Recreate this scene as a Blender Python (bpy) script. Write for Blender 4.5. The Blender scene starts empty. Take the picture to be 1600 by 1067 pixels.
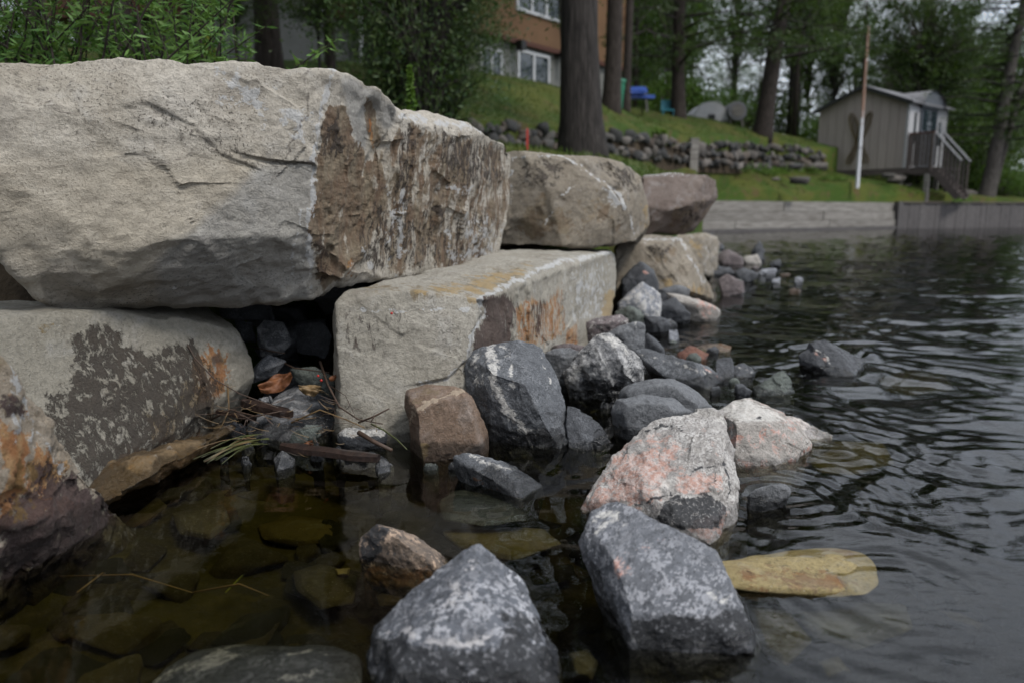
import bpy, bmesh, math, random
import numpy as np
from mathutils import Vector, Matrix

# ---------------------------------------------------------------- camera, light, exposure
SC = bpy.context.scene
COL = SC.collection
F, CX, CY, H = 1200.0, 800.0, 533.5, 0.75          # focal length in photo pixels, photo centre, eye height over the water
PITCH = math.atan(203.0 / F)
CP, SP = math.cos(PITCH), math.sin(PITCH)
cam_d = bpy.data.cameras.new('camera'); cam = bpy.data.objects.new('camera', cam_d); COL.objects.link(cam)
cam.location = (0, 0, H); cam.rotation_euler = (math.pi / 2 - PITCH, 0, 0)
cam_d.sensor_width = 36.0; cam_d.lens = F * 36.0 / 1600.0
cam_d.clip_start = 0.05; cam_d.clip_end = 2000
cam_d.dof.use_dof = True; cam_d.dof.focus_distance = 2.2; cam_d.dof.aperture_fstop = 2.3
SC.camera = cam

SUN_EL, SUN_AZ = math.radians(54), math.radians(138)     # overcast: the bright part of the cloud is behind the camera's right shoulder
W = bpy.data.worlds.new('World'); SC.world = W; W.use_nodes = True
wn = W.node_tree; wn.nodes.clear()
def wnode(t, **k):
    n = wn.nodes.new(t)
    for a, b in k.items(): setattr(n, a, b)
    return n
sky = wnode('ShaderNodeTexSky', sky_type='NISHITA'); sky.sun_disc = False
sky.sun_elevation = SUN_EL; sky.sun_rotation = SUN_AZ
tc = wnode('ShaderNodeTexCoord'); mp = wnode('ShaderNodeMapping'); mp.inputs['Scale'].default_value = (1, 1, 2.2)
nz = wnode('ShaderNodeTexNoise'); nz.inputs['Scale'].default_value = 2.6; nz.inputs['Detail'].default_value = 6; nz.inputs['Roughness'].default_value = 0.55
rp = wnode('ShaderNodeValToRGB')
rp.color_ramp.elements[0].position = 0.3; rp.color_ramp.elements[0].color = (4.6, 5.1, 5.9, 1)
rp.color_ramp.elements[1].position = 0.7; rp.color_ramp.elements[1].color = (8.6, 9.2, 10.0, 1)
mx = wnode('ShaderNodeMix', data_type='RGBA'); mx.inputs[0].default_value = 0.85
bg = wnode('ShaderNodeBackground'); bg.inputs['Strength'].default_value = 0.055
wo = wnode('ShaderNodeOutputWorld')
L_ = wn.links.new
L_(tc.outputs['Generated'], mp.inputs[0]); L_(mp.outputs[0], nz.inputs[0]); L_(nz.outputs[0], rp.inputs[0])
# overcast sky: brighter towards the zenith, as a cloud layer is
sx_ = wnode('ShaderNodeSeparateXYZ'); L_(tc.outputs['Generated'], sx_.inputs[0])
mr = wnode('ShaderNodeMapRange', interpolation_type='SMOOTHSTEP'); L_(sx_.outputs[2], mr.inputs[0]); mr.inputs[1].default_value = 0.0; mr.inputs[2].default_value = 0.5; mr.inputs[3].default_value = 2.5; mr.inputs[4].default_value = 4.6
vm = wnode('ShaderNodeVectorMath', operation='SCALE'); L_(rp.outputs[0], vm.inputs[0])
# sky brightened on the open lake side (right), added to lift the water reflections
mr2 = wnode('ShaderNodeMapRange', interpolation_type='SMOOTHSTEP'); L_(sx_.outputs[0], mr2.inputs[0]); mr2.inputs[1].default_value = -0.9; mr2.inputs[2].default_value = 0.9; mr2.inputs[3].default_value = 0.62; mr2.inputs[4].default_value = 1.9
ml = wnode('ShaderNodeMath', operation='MULTIPLY'); L_(mr.outputs[0], ml.inputs[0]); L_(mr2.outputs[0], ml.inputs[1]); L_(ml.outputs[0], vm.inputs['Scale'])
L_(sky.outputs[0], mx.inputs[6]); L_(vm.outputs[0], mx.inputs[7]); L_(mx.outputs[2], bg.inputs[0]); L_(bg.outputs[0], wo.inputs[0])
sun_d = bpy.data.lights.new('sun', 'SUN'); sun = bpy.data.objects.new('sun', sun_d); COL.objects.link(sun)
sun_d.energy = 5.0; sun_d.angle = math.radians(13); sun_d.color = (1.0, 0.955, 0.89)
sdir = Vector((math.sin(SUN_AZ) * math.cos(SUN_EL), math.cos(SUN_AZ) * math.cos(SUN_EL), math.sin(SUN_EL)))
sun.rotation_euler = sdir.to_track_quat('Z', 'Y').to_euler(); sun.location = sdir * 30

SC.view_settings.view_transform = 'Standard'; SC.view_settings.look = 'None'
SC.view_settings.gamma = 1.0; SC.view_settings.use_curve_mapping = False
SC.view_settings.exposure = -0.86
SC.render.engine = 'CYCLES'
SC.cycles.use_denoising = True
SC.cycles.max_bounces = 6; SC.cycles.diffuse_bounces = 2; SC.cycles.glossy_bounces = 3
SC.cycles.transmission_bounces = 3; SC.cycles.transparent_max_bounces = 8; SC.cycles.volume_bounces = 0
SC.cycles.caustics_reflective = False; SC.cycles.caustics_refractive = False
SC.cycles.sample_clamp_indirect = 6.0

# ---------------------------------------------------------------- geometry of the place
def P(px, py, d):
    """point at forward distance d on the sight line of photo pixel (px, py)"""
    x = (px - CX) / F; y = -(py - CY) / F
    dy = CP + y * SP; dz = -SP + y * CP
    s = d / dy
    return (x * s, d, H + dz * s)
def wd(py, z=0.0):
    """forward distance at which the sight line of row py meets height z"""
    y = -(py - CY) / F
    dy = CP + y * SP; dz = -SP + y * CP
    return (z - H) * dy / dz
def PZ(px, py, z=0.0): return P(px, py, wd(py, z))
def project(co):
    X, Y, Z = co[:, 0], co[:, 1], co[:, 2] - H
    zc = Y * CP - Z * SP; yc = Y * SP + Z * CP
    zc = np.maximum(zc, 0.05)
    return CX + F * X / zc, CY - F * yc / zc

# numpy noise
def _hash(ix, iy, iz, seed):
    n = (ix.astype(np.int64) * 374761393 + iy.astype(np.int64) * 668265263 + iz.astype(np.int64) * 2147483647 + seed * 1274126177) & 0xffffffff
    n = ((n ^ (n >> 13)) * 1274126177) & 0xffffffff
    n = ((n ^ (n >> 15)) * 2246822519) & 0xffffffff
    return (n ^ (n >> 16)) & 0xffffff
def vnoise(p, seed=0):
    i = np.floor(p).astype(np.int64); f = p - i; u = f * f * f * (f * (f * 6 - 15) + 10)
    r = 0.0
    for dx in (0, 1):
        for dy in (0, 1):
            for dz in (0, 1):
                h = _hash(i[:, 0] + dx, i[:, 1] + dy, i[:, 2] + dz, seed)
                gx = ((h & 255) / 127.5 - 1); gy = (((h >> 8) & 255) / 127.5 - 1); gz = (((h >> 16) & 255) / 127.5 - 1)
                w = (u[:, 0] if dx else 1 - u[:, 0]) * (u[:, 1] if dy else 1 - u[:, 1]) * (u[:, 2] if dz else 1 - u[:, 2])
                r = r + w * (gx * (f[:, 0] - dx) + gy * (f[:, 1] - dy) + gz * (f[:, 2] - dz))
    return r
def fbm(p, seed=0, octv=4, rough=0.5):
    a, s, r = 1.0, 1.0, 0.0
    for o in range(octv):
        r = r + a * vnoise(p * s + 17.3 * o, seed + o); a *= rough; s *= 2.03
    return r
def facets(p, seed=0, tilt=0.5):
    """chipped planes: every Voronoi cell is a little tilted flat"""
    i = np.floor(p).astype(np.int64); best = np.full(len(p), 1e9); out = np.zeros(len(p))
    for dx in (-1, 0, 1):
        for dy in (-1, 0, 1):
            for dz in (-1, 0, 1):
                c = i + np.array((dx, dy, dz))
                h = _hash(c[:, 0], c[:, 1], c[:, 2], seed); h2 = _hash(c[:, 0], c[:, 1], c[:, 2], seed + 91)
                q = c + np.stack(((h & 255) / 255.0, ((h >> 8) & 255) / 255.0, ((h >> 16) & 255) / 255.0), 1)
                n = np.stack(((h2 & 255) / 127.5 - 1, ((h2 >> 8) & 255) / 127.5 - 1, ((h2 >> 16) & 255) / 127.5 - 1), 1)
                d = ((p - q) ** 2).sum(1); m = d < best
                v = ((p - q) * n).sum(1) * tilt + ((h >> 4) & 255) / 255.0 * 0.25
                out[m] = v[m]; best[m] = d[m]
    return out

def sd_poly(px, py, poly):
    """signed pixel distance, positive inside"""
    poly = np.asarray(poly, float); n = len(poly)
    best = np.full(len(px), 1e9); inside = np.zeros(len(px), bool)
    for k in range(n):
        a, b = poly[k], poly[(k + 1) % n]
        e = b - a; t = np.clip(((px - a[0]) * e[0] + (py - a[1]) * e[1]) / max(e @ e, 1e-9), 0, 1)
        best = np.minimum(best, np.hypot(px - a[0] - t * e[0], py - a[1] - t * e[1]))
        c = ((a[1] > py) != (b[1] > py)) & (px < (b[0] - a[0]) * (py - a[1]) / ((b[1] - a[1]) if b[1] != a[1] else 1e-9) + a[0])
        inside ^= c
    return np.where(inside, best, -best)
def d_line(px, py, line):
    line = np.asarray(line, float); best = np.full(len(px), 1e9); side = np.zeros(len(px))
    for k in range(len(line) - 1):
        a, b = line[k], line[k + 1]
        e = b - a; t = np.clip(((px - a[0]) * e[0] + (py - a[1]) * e[1]) / max(e @ e, 1e-9), 0, 1)
        d = np.hypot(px - a[0] - t * e[0], py - a[1] - t * e[1]); s = np.sign(e[0] * (py - a[1]) - e[1] * (px - a[0]))
        m = d < best; best = np.where(m, d, best); side = np.where(m, s, side)
    return best, side

def mesh(name, v, f, smooth=True):
    me = bpy.data.meshes.new(name); v = np.asarray(v, np.float32)
    if isinstance(f, np.ndarray):
        nf, k = f.shape
        me.vertices.add(len(v)); me.vertices.foreach_set('co', v.ravel())
        me.loops.add(nf * k); me.loops.foreach_set('vertex_index', f.astype(np.int32).ravel())
        me.polygons.add(nf); me.polygons.foreach_set('loop_start', np.arange(0, nf * k, k, dtype=np.int32))
        me.update(calc_edges=True)
    else:
        me.from_pydata([tuple(map(float, q)) for q in v], [], f); me.update()
    if smooth: me.polygons.foreach_set('use_smooth', np.ones(len(me.polygons), bool))
    return me
def link(name, me, mat=None, parent=None, loc=None, label=None, cat=None, group=None, kind=None):
    o = bpy.data.objects.new(name, me); COL.objects.link(o)
    if mat is not None and me is not None and not me.materials: me.materials.append(mat)
    if parent is not None: o.parent = parent
    if loc is not None: o.location = loc
    tag(o, label, cat, group, kind); return o
def tag(o, label=None, cat=None, group=None, kind=None):
    if label: o['label'] = label
    if cat: o['category'] = cat
    if group: o['group'] = group
    if kind: o['kind'] = kind
    return o
def empty(name, loc, label=None, cat=None, group=None, rot=0.0):
    o = link(name, None, label=label, cat=cat, group=group); o.location = loc; o.rotation_euler = (0, 0, rot); return o

class MB:
    """collects shapes into one mesh"""
    def __init__(s): s.v = []; s.f = []
    def add(s, v, f):
        n = len(s.v); s.v += [tuple(q) for q in v]; s.f += [tuple(i + n for i in q) for q in f]; return s
    def box(s, x0, x1, y0, y1, z0, z1, b=0.0, m=None):
        vs = [(x0, y0, z0), (x1, y0, z0), (x1, y1, z0), (x0, y1, z0), (x0, y0, z1), (x1, y0, z1), (x1, y1, z1), (x0, y1, z1)]
        if m is not None: vs = [tuple(m @ Vector(q)) for q in vs]
        return s.add(vs, [(0, 3, 2, 1), (4, 5, 6, 7), (0, 1, 5, 4), (1, 2, 6, 5), (2, 3, 7, 6), (3, 0, 4, 7)])
    def bar(s, a, b, w, h=None, roll=(0, 0, 1)):
        a = Vector(a); b = Vector(b); h = h or w; d = (b - a).normalized(); up = Vector(roll)
        sx = d.cross(up); sx = sx.normalized() if sx.length > 1e-4 else Vector((1, 0, 0)); sy = sx.cross(d).normalized()
        vs = [q + sx * i * w / 2 + sy * j * h / 2 for q in (a, b) for i, j in ((-1, -1), (1, -1), (1, 1), (-1, 1))]
        return s.add(vs, [(0, 1, 2, 3), (7, 6, 5, 4), (0, 4, 5, 1), (1, 5, 6, 2), (2, 6, 7, 3), (3, 7, 4, 0)])
    def tube(s, pts, radii, n=8, cap=True):
        pts = [Vector(p) for p in pts]; vs = []; fs = []
        ref = Vector((0.31, 0.92, 0.17))
        for k, p in enumerate(pts):
            d = (pts[min(k + 1, len(pts) - 1)] - pts[max(k - 1, 0)]).normalized()
            u = d.cross(ref).normalized(); w = d.cross(u)
            r = radii[k] if hasattr(radii, '__len__') else radii
            for j in range(n):
                a = 2 * math.pi * j / n; vs.append(p + (u * math.cos(a) + w * math.sin(a)) * r)
        for k in range(len(pts) - 1):
            for j in range(n): fs.append((k * n + j, (k + 1) * n + j, (k + 1) * n + (j + 1) % n, k * n + (j + 1) % n))
        if cap: fs += [tuple(range(n)), tuple(range(len(pts) * n - 1, (len(pts) - 1) * n - 1, -1))]
        return s.add(vs, fs)
    def build(s, name, mat, parent=None, smooth=False, **k):
        me = mesh(name, s.v, s.f, smooth); return link(name, me, mat, parent, **k)

# ---------------------------------------------------------------- materials
class NT:
    def __init__(s, name):
        s.m = bpy.data.materials.new(name); s.m.use_nodes = True; s.t = s.m.node_tree; s.t.nodes.clear()
        s.out = s.n('ShaderNodeOutputMaterial')
    def n(s, t, **k):
        q = s.t.nodes.new(t)
        for a, b in k.items(): setattr(q, a, b)
        return q
    def set(s, sock, v):
        if hasattr(v, 'node'): s.t.links.new(v, sock)
        elif isinstance(v, (tuple, list)) and sock.type == 'RGBA' and len(v) == 3: sock.default_value = (*v, 1)
        else: sock.default_value = v
    def math(s, op, a, b=0.0, c=None, clamp=False):
        q = s.n('ShaderNodeMath', operation=op, use_clamp=clamp); s.set(q.inputs[0], a); s.set(q.inputs[1], b)
        if c is not None: s.set(q.inputs[2], c)
        return q.outputs[0]
    def mix(s, f, a, b, blend='MIX'):
        q = s.n('ShaderNodeMix', data_type='RGBA', blend_type=blend, clamp_factor=True); s.set(q.inputs[0], f); s.set(q.inputs[6], a); s.set(q.inputs[7], b); return q.outputs[2]
    def noise(s, vec, scale, detail=4, rough=0.5, dist=0.0):
        q = s.n('ShaderNodeTexNoise'); s.set(q.inputs['Vector'], vec); q.inputs['Scale'].default_value = scale
        q.inputs['Detail'].default_value = detail; q.inputs['Roughness'].default_value = rough; q.inputs['Distortion'].default_value = dist; return q.outputs[0]
    def vor(s, vec, scale, feature='F1', rand=1.0, out='Distance'):
        q = s.n('ShaderNodeTexVoronoi', feature=feature); s.set(q.inputs['Vector'], vec); q.inputs['Scale'].default_value = scale; q.inputs['Randomness'].default_value = rand; return q.outputs[out]
    def mapping(s, vec, scale=(1, 1, 1), rot=(0, 0, 0), loc=(0, 0, 0)):
        q = s.n('ShaderNodeMapping'); s.set(q.inputs[0], vec); q.inputs['Scale'].default_value = scale; q.inputs['Rotation'].default_value = rot; q.inputs['Location'].default_value = loc; return q.outputs[0]
    def ss(s, v, lo, hi):
        q = s.n('ShaderNodeMapRange', interpolation_type='SMOOTHSTEP'); s.set(q.inputs[0], v); q.inputs[1].default_value = lo; q.inputs[2].default_value = hi; return q.outputs[0]
    def attr(s, name):
        q = s.n('ShaderNodeAttribute', attribute_name=name); sp = s.n('ShaderNodeSeparateColor'); s.t.links.new(q.outputs['Color'], sp.inputs[0]); return sp.outputs
    def coord(s, which='Object'): return s.n('ShaderNodeTexCoord').outputs[which]
    def objrand(s): return s.n('ShaderNodeObjectInfo').outputs['Random']
    def bump(s, h, strength=0.5, dist=0.01, normal=None):
        q = s.n('ShaderNodeBump'); s.set(q.inputs['Height'], h); q.inputs['Strength'].default_value = strength; q.inputs['Distance'].default_value = dist
        if normal is not None: s.t.links.new(normal, q.inputs['Normal'])
        return q.outputs[0]
    def bsdf(s, col, rough=0.8, normal=None, spec=0.5, **k):
        q = s.n('ShaderNodeBsdfPrincipled'); s.set(q.inputs['Base Color'], col); s.set(q.inputs['Roughness'], rough); s.set(q.inputs['Specular IOR Level'], spec)
        if normal is not None: s.t.links.new(normal, q.inputs['Normal'])
        for a, b in k.items(): s.set(q.inputs[a], b)
        s.t.links.new(q.outputs[0], s.out.inputs[0]); return q
def mixc(a, b, t): return tuple(a[i] * (1 - t) + b[i] * t for i in range(3))

def wet(t, col, rough, level=0.035, amount=0.35):
    """stone is darker and glossier where the water has splashed it"""
    g = t.n('ShaderNodeNewGeometry').outputs['Position']; sz = t.n('ShaderNodeSeparateXYZ'); t.set(sz.inputs[0], g)
    n = t.noise(g, 22, 4, 0.6); n2 = t.noise(g, 5, 2)
    z = t.math('ADD', sz.outputs[2], t.math('ADD', t.math('MULTIPLY', t.math('SUBTRACT', n, 0.5), -0.05), t.math('MULTIPLY', t.math('SUBTRACT', n2, 0.5), -0.09)))
    w = t.math('SUBTRACT', 1.0, t.ss(z, level - 0.006, level + 0.010))
    dark = t.mix(1.0, col, (amount, amount, amount * 1.0), 'MULTIPLY')
    # algae and silt under the water line
    under = t.math('SUBTRACT', 1.0, t.ss(z, -0.06, -0.0))
    dark = t.mix(t.math('MULTIPLY', under, 0.35), dark, (0.045, 0.042, 0.012))
    return t.mix(w, col, dark), t.math('SUBTRACT', rough, t.math('MULTIPLY', w, 0.58)), w

_mats = {}
def sandstone(name, c1, c2, speck=(0.10, 0.09, 0.075), speck_amt=0.6, brown=(0.17, 0.115, 0.062), dark=(0.045, 0.035, 0.03), pale=(0.52, 0.52, 0.52), rust=(0.30, 0.12, 0.035), seed=0, streak=(1, 1, 1), grain=1.0, wetl=0.02, och=(0.36, 0.26, 0.13)):
    t = NT(name); co = t.mapping(t.coord(), loc=(seed * 3.1, seed * 1.7, seed)); st = t.mapping(co, scale=streak)
    base = t.mix(t.ss(t.noise(co, 2.6, 5, 0.6), 0.3, 0.7), c1, c2)
    base = t.mix(t.math('MULTIPLY', t.ss(t.noise(co, 9, 6, 0.65, 0.4), 0.5, 0.72), 0.35), base, mixc(c2, (0.5, 0.5, 0.5), 0.7))
    base = t.mix(t.math('MULTIPLY', t.ss(t.noise(co, 60, 5, 0.7), 0.40, 0.70), 0.5), base, mixc(c1, (0, 0, 0), 0.45))
    base = t.mix(t.math('MULTIPLY', t.ss(t.noise(co, 5, 7, 0.7, 0.6), 0.50, 0.66), 0.45), base, mixc(mixc(c1, (0.16, 0.12, 0.08), 0.5), (0, 0, 0), 0.15))
    # pits and mineral specks, gathered in patches
    sp = t.math('MAXIMUM', t.ss(t.noise(co, 150, 3, 0.6), 0.575, 0.66), t.ss(t.noise(co, 75, 3, 0.6), 0.62, 0.69)); patch = t.ss(t.noise(co, 4.5, 4, 0.6), 0.42, 0.62)
    base = t.mix(t.math('MULTIPLY', t.math('MULTIPLY', sp, t.math('ADD', t.math('MULTIPLY', patch, 0.8), 0.2)), speck_amt), base, speck)
    wsp = t.ss(t.noise(co, 240, 2, 0.5), 0.64, 0.74); base = t.mix(t.math('MULTIPLY', wsp, 0.4), base, (0.6, 0.59, 0.56))
    m = t.attr('m1'); m2 = t.attr('m2')
    nf = t.noise(st, 26, 8, 0.78, 0.4); nm = t.noise(st, 7, 8, 0.72, 0.2)
    def rag(c, n, k, lo=0.45, hi=0.55): return t.math('MULTIPLY', t.ss(c, 0.02, 0.25), t.ss(t.math('ADD', c, t.math('MULTIPLY', t.math('SUBTRACT', n, 0.5), k)), lo, hi))
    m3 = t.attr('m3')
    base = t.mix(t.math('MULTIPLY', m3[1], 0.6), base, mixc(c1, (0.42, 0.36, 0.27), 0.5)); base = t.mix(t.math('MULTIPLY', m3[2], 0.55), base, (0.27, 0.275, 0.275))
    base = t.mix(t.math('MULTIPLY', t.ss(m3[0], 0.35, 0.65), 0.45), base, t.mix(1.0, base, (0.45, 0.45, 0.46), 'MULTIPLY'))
    hue = t.mix(t.ss(t.noise(st, 11, 5, 0.65), 0.35, 0.68), brown, mixc(brown, (0.30, 0.26, 0.18), 0.6))
    hue = t.mix(t.math('MULTIPLY', t.ss(t.noise(st, 30, 5, 0.7), 0.52, 0.66), 0.65), hue, mixc(dark, brown, 0.25))
    base = t.mix(t.math('MULTIPLY', rag(m[0], nm, 3.0, 0.38, 0.62), 0.88), base, hue)
    rusth = t.mix(t.ss(t.noise(st, 20, 5, 0.6), 0.4, 0.65), rust, mixc(rust, (0.42, 0.28, 0.13), 0.7))
    base = t.mix(t.math('MULTIPLY', rag(m2[0], nf, 2.0), 0.85), base, rusth)
    dk = t.mix(t.noise(st, 80, 4), dark, mixc(dark, (0.085, 0.068, 0.055), 0.6))
    crust = rag(m[1], nf, 4.2, 0.38, 0.62); dk = t.mix(t.ss(t.noise(co, 9, 5, 0.7), 0.4, 0.62), dk, mixc(dark, (0.13, 0.10, 0.075), 0.25))
    base = t.mix(t.math('MULTIPLY', crust, 0.93), base, dk)
    base = t.mix(t.math('MULTIPLY', rag(m[2], t.noise(co, 22, 7, 0.75), 2.6), 0.8), base, pale)
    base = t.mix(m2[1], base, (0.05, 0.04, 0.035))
    ochre = rag(m2[2], t.noise(co, 12, 6, 0.7), 1.8); base = t.mix(t.math('MULTIPLY', ochre, 0.8), base, och)
    col, rough, w = wet(t, base, 0.88, wetl, 0.42)
    h = t.math('ADD', t.math('MULTIPLY', t.noise(co, 22, 9, 0.78), 0.7), t.math('MULTIPLY', t.noise(co, 150, 4, 0.7), 0.42 * grain))
    h = t.math('ADD', h, t.math('MULTIPLY', crust, 0.22)); h = t.math('ADD', h, t.math('MULTIPLY', sp, -0.18)); h = t.math('ADD', h, t.math('MULTIPLY', t.noise(st, 24, 6, 0.7), t.math('MULTIPLY', m[0], 0.6)))
    rg = t.n('ShaderNodeTexNoise', noise_type='RIDGED_MULTIFRACTAL'); t.set(rg.inputs['Vector'], co); rg.inputs['Scale'].default_value = 14; rg.inputs['Detail'].default_value = 6; rg.inputs['Roughness'].default_value = 0.6
    h = t.math('ADD', h, t.math('MULTIPLY', rg.outputs[0], 0.22))
    t.bsdf(col, rough, t.bump(h, 1.0, 0.022), 0.35); return t.m

def granite(name, base=(0.10, 0.105, 0.115), light=(0.33, 0.33, 0.34), dark=(0.03, 0.032, 0.036), light_amt=0.5, band=None, band_scale=9, fine=190, pink=(0.42, 0.20, 0.15), black=(0.018, 0.019, 0.022), pale=(0.52, 0.50, 0.47), seed=0, wetl=0.045, mottle=1.0, wet_amt=0.30, foliate=(1, 1, 1)):
    t = NT(name); co = t.mapping(t.mapping(t.coord(), rot=(0.35, 0.5, 0.6) if foliate != (1, 1, 1) else (0, 0, 0)), scale=foliate, loc=(seed * 2.3 + 1, seed * 1.1, seed * 0.7))
    g1 = t.noise(co, fine, 3, 0.62); g2 = t.noise(co, fine * 0.45, 4, 0.65)
    col = t.mix(t.ss(g2, 0.36, 0.66), mixc(base, dark, 0.45), base)
    big = t.ss(t.noise(co, 8, 5, 0.62, 0.5), 0.40, 0.66)
    lf = t.math('MULTIPLY', t.ss(t.math('ADD', g1, t.math('MULTIPLY', t.math('SUBTRACT', t.noise(co, 34, 4, 0.7), 0.5), 0.9)), 0.505, 0.57), t.math('ADD', 0.25, t.math('MULTIPLY', big, 0.9 * mottle)))
    col = t.mix(t.math('MULTIPLY', lf, light_amt), col, light)
    col = t.mix(t.math('MULTIPLY', t.ss(t.noise(co, fine * 1.3, 2), 0.60, 0.68), 0.8), col, dark)
    hb = None
    if band:
        bc = t.mapping(co, rot=band); wv = t.n('ShaderNodeTexWave', wave_type='BANDS', bands_direction='X'); t.set(wv.inputs[0], bc)
        wv.inputs['Scale'].default_value = band_scale; wv.inputs['Distortion'].default_value = 5.5; wv.inputs['Detail'].default_value = 5; wv.inputs['Detail Scale'].default_value = 1.4; wv.inputs['Detail Roughness'].default_value = 0.6
        bf = t.ss(wv.outputs['Fac'], 0.45, 0.9); hb = wv.outputs['Fac']
        col = t.mix(t.math('MULTIPLY', bf, t.math('ADD', 0.15, t.math('MULTIPLY', t.ss(t.noise(co, 45, 5, 0.7), 0.4, 0.6), 0.55))), col, light)
    m = t.attr('m1'); m2 = t.attr('m2'); nf = t.noise(co, 26, 7, 0.72, 0.4)
    def rag(c, k=3.0): return t.math('MULTIPLY', t.ss(c, 0.02, 0.25), t.ss(t.math('ADD', c, t.math('MULTIPLY', t.math('SUBTRACT', nf, 0.5), k)), 0.36, 0.64))
    pk = t.mix(t.ss(t.noise(co, 70, 4, 0.7), 0.42, 0.6), pink, mixc(pink, (0.55, 0.5, 0.48), 0.6)); pk = t.mix(t.math('MULTIPLY', t.ss(g1, 0.58, 0.64), 0.5), pk, dark)
    col = t.mix(t.math('MULTIPLY', rag(m[0]), 0.85), col, pk)
    pl = t.mix(t.ss(g2, 0.45, 0.62), pale, mixc(pale, base, 0.55))
    col = t.mix(t.math('MULTIPLY', rag(m[2]), 0.85), col, pl)
    bl = t.mix(t.ss(g1, 0.55, 0.68), black, mixc(black, light, 0.3))
    col = t.mix(t.math('MULTIPLY', rag(m[1], 2.6), 0.95), col, bl)
    orange = rag(m2[0], 1.8); col = t.mix(t.math('MULTIPLY', orange, 0.7), col, (0.33, 0.15, 0.06))
    col, rough, w = wet(t, col, 0.72, wetl, wet_amt)
    h = t.math('ADD', t.noise(co, 24, 7, 0.7), t.math('MULTIPLY', g1, 0.22))
    if hb is not None: h = t.math('ADD', h, t.math('MULTIPLY', hb, 0.25))
    rg = t.n('ShaderNodeTexNoise', noise_type='RIDGED_MULTIFRACTAL'); t.set(rg.inputs['Vector'], co); rg.inputs['Scale'].default_value = 18; rg.inputs['Detail'].default_value = 6; rg.inputs['Roughness'].default_value = 0.6
    h = t.math('ADD', h, t.math('MULTIPLY', rg.outputs[0], 0.20))
    t.bsdf(col, rough, t.bump(h, 1.0, 0.014), 0.45); return t.m

# ---------------------------------------------------------------- stones
_ico = {}
def ico(level):
    if level not in _ico:
        bm = bmesh.new(); bmesh.ops.create_icosphere(bm, subdivisions=level, radius=1.0)
        v = np.array([q.co[:] for q in bm.verts]); v /= np.linalg.norm(v, axis=1)[:, None]
        _ico[level] = (v, np.array([[q.index for q in f.verts] for f in bm.faces], np.int32)); bm.free()
    return _ico[level]
def planes(pts):
    bm = bmesh.new(); vs = [bm.verts.new(p) for p in pts]; r = bmesh.ops.convex_hull(bm, input=vs); bm.normal_update()
    c = np.mean([v.co[:] for v in bm.verts if v.link_faces], axis=0); N = []; D = []; A = []
    for f in bm.faces:
        n = np.array(f.normal[:]); 
        if f.calc_area() < 1e-8: continue
        d = n @ np.array(f.verts[0].co[:])
        if n @ c > d: n, d = -n, -d
        for k in range(len(N)):
            if N[k] @ n > 0.995 and abs(D[k] - d) < 0.02: break
        else: N.append(n); D.append(d)
    bm.free(); return np.array(N), np.array(D)
RNG = random.Random(7)
def star_rock(hulls, level, sharp=40, seed=0, chips=0, chip=0.06, centre=None):
    """union of convex hulls, star-shaped about one centre, edges worn round"""
    rs = np.random.RandomState(seed); PL = [planes(h) for h in hulls]
    allp = np.array([p for h in hulls for p in h]); lo, hi = allp.min(0), allp.max(0)
    c = np.array(centre) if centre is not None else np.mean(hulls[0], axis=0) if len(hulls) == 1 else (lo + hi) / 2
    ext = (hi - lo) / 2; u, f = ico(level)
    u = u * (ext / ext.max()) ** 0.85; u = u / np.linalg.norm(u, axis=1)[:, None]
    R = None
    for (N, D), h in zip(PL, hulls):
        hp = np.array(h)
        if chips:
            nn = rs.normal(size=(chips, 3)); nn /= np.linalg.norm(nn, axis=1)[:, None]
            sup = (hp @ nn.T).max(0); size = np.linalg.norm(ext)
            N = np.vstack([N, nn]); D = np.concatenate([D, sup - size * chip * rs.uniform(0.3, 1.0, chips)])
        dd = np.maximum(D - N @ c, 0.004)
        a = np.maximum(u @ N.T, 0) / dd
        mxa = a.max(1); r = 1.0 / (mxa * ((a / mxa[:, None]) ** sharp).sum(1) ** (1.0 / sharp))
        R = r if R is None else np.maximum(R, r)
    return c + u * R[:, None], f
def normals(me):
    n = np.empty(len(me.vertices) * 3, np.float32); me.vertex_normals.foreach_get('vector', n); return n.reshape(-1, 3)
def jittered(co, amt=0.018):
    px, py = project(co); k = amt * F / np.maximum(co[:, 1], 0.5)
    return px + k * fbm(co * 11, 71, 5, 0.7), py + k * fbm(co * 11 + 40, 72, 5, 0.7)
def masks(me, world, spec):
    """stain and tone masks: regions outlined in the photograph, soft edged, stored per vertex"""
    px, py = jittered(world); nv = len(px)
    for an, chans in (('m1', ('R', 'G', 'B')), ('m2', ('r', 'g', 'b')), ('m3', ('damp', 'warm', 'cool'))):
        if an == 'm3' and not any(c in spec for c in chans): continue
        col = np.zeros((nv, 4), np.float32); col[:, 3] = 1
        for i, ch in enumerate(chans):
            for e in spec.get(ch, ()):
                if isinstance(e, (int, float)): v = np.full(nv, float(e))
                elif e[0] == 'line': v = np.clip(1.0 - d_line(px, py, e[1])[0] / e[2], 0, 1) * e[3]
                else: v = np.clip(0.5 + sd_poly(px, py, e[1]) / (2.0 * e[2]), 0, 1) * (e[3] if len(e) > 3 else 1.0)
                col[:, i] = np.maximum(col[:, i], v)
        a = me.color_attributes.new(an, 'FLOAT_COLOR', 'POINT'); a.data.foreach_set('color', col.ravel())
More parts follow.
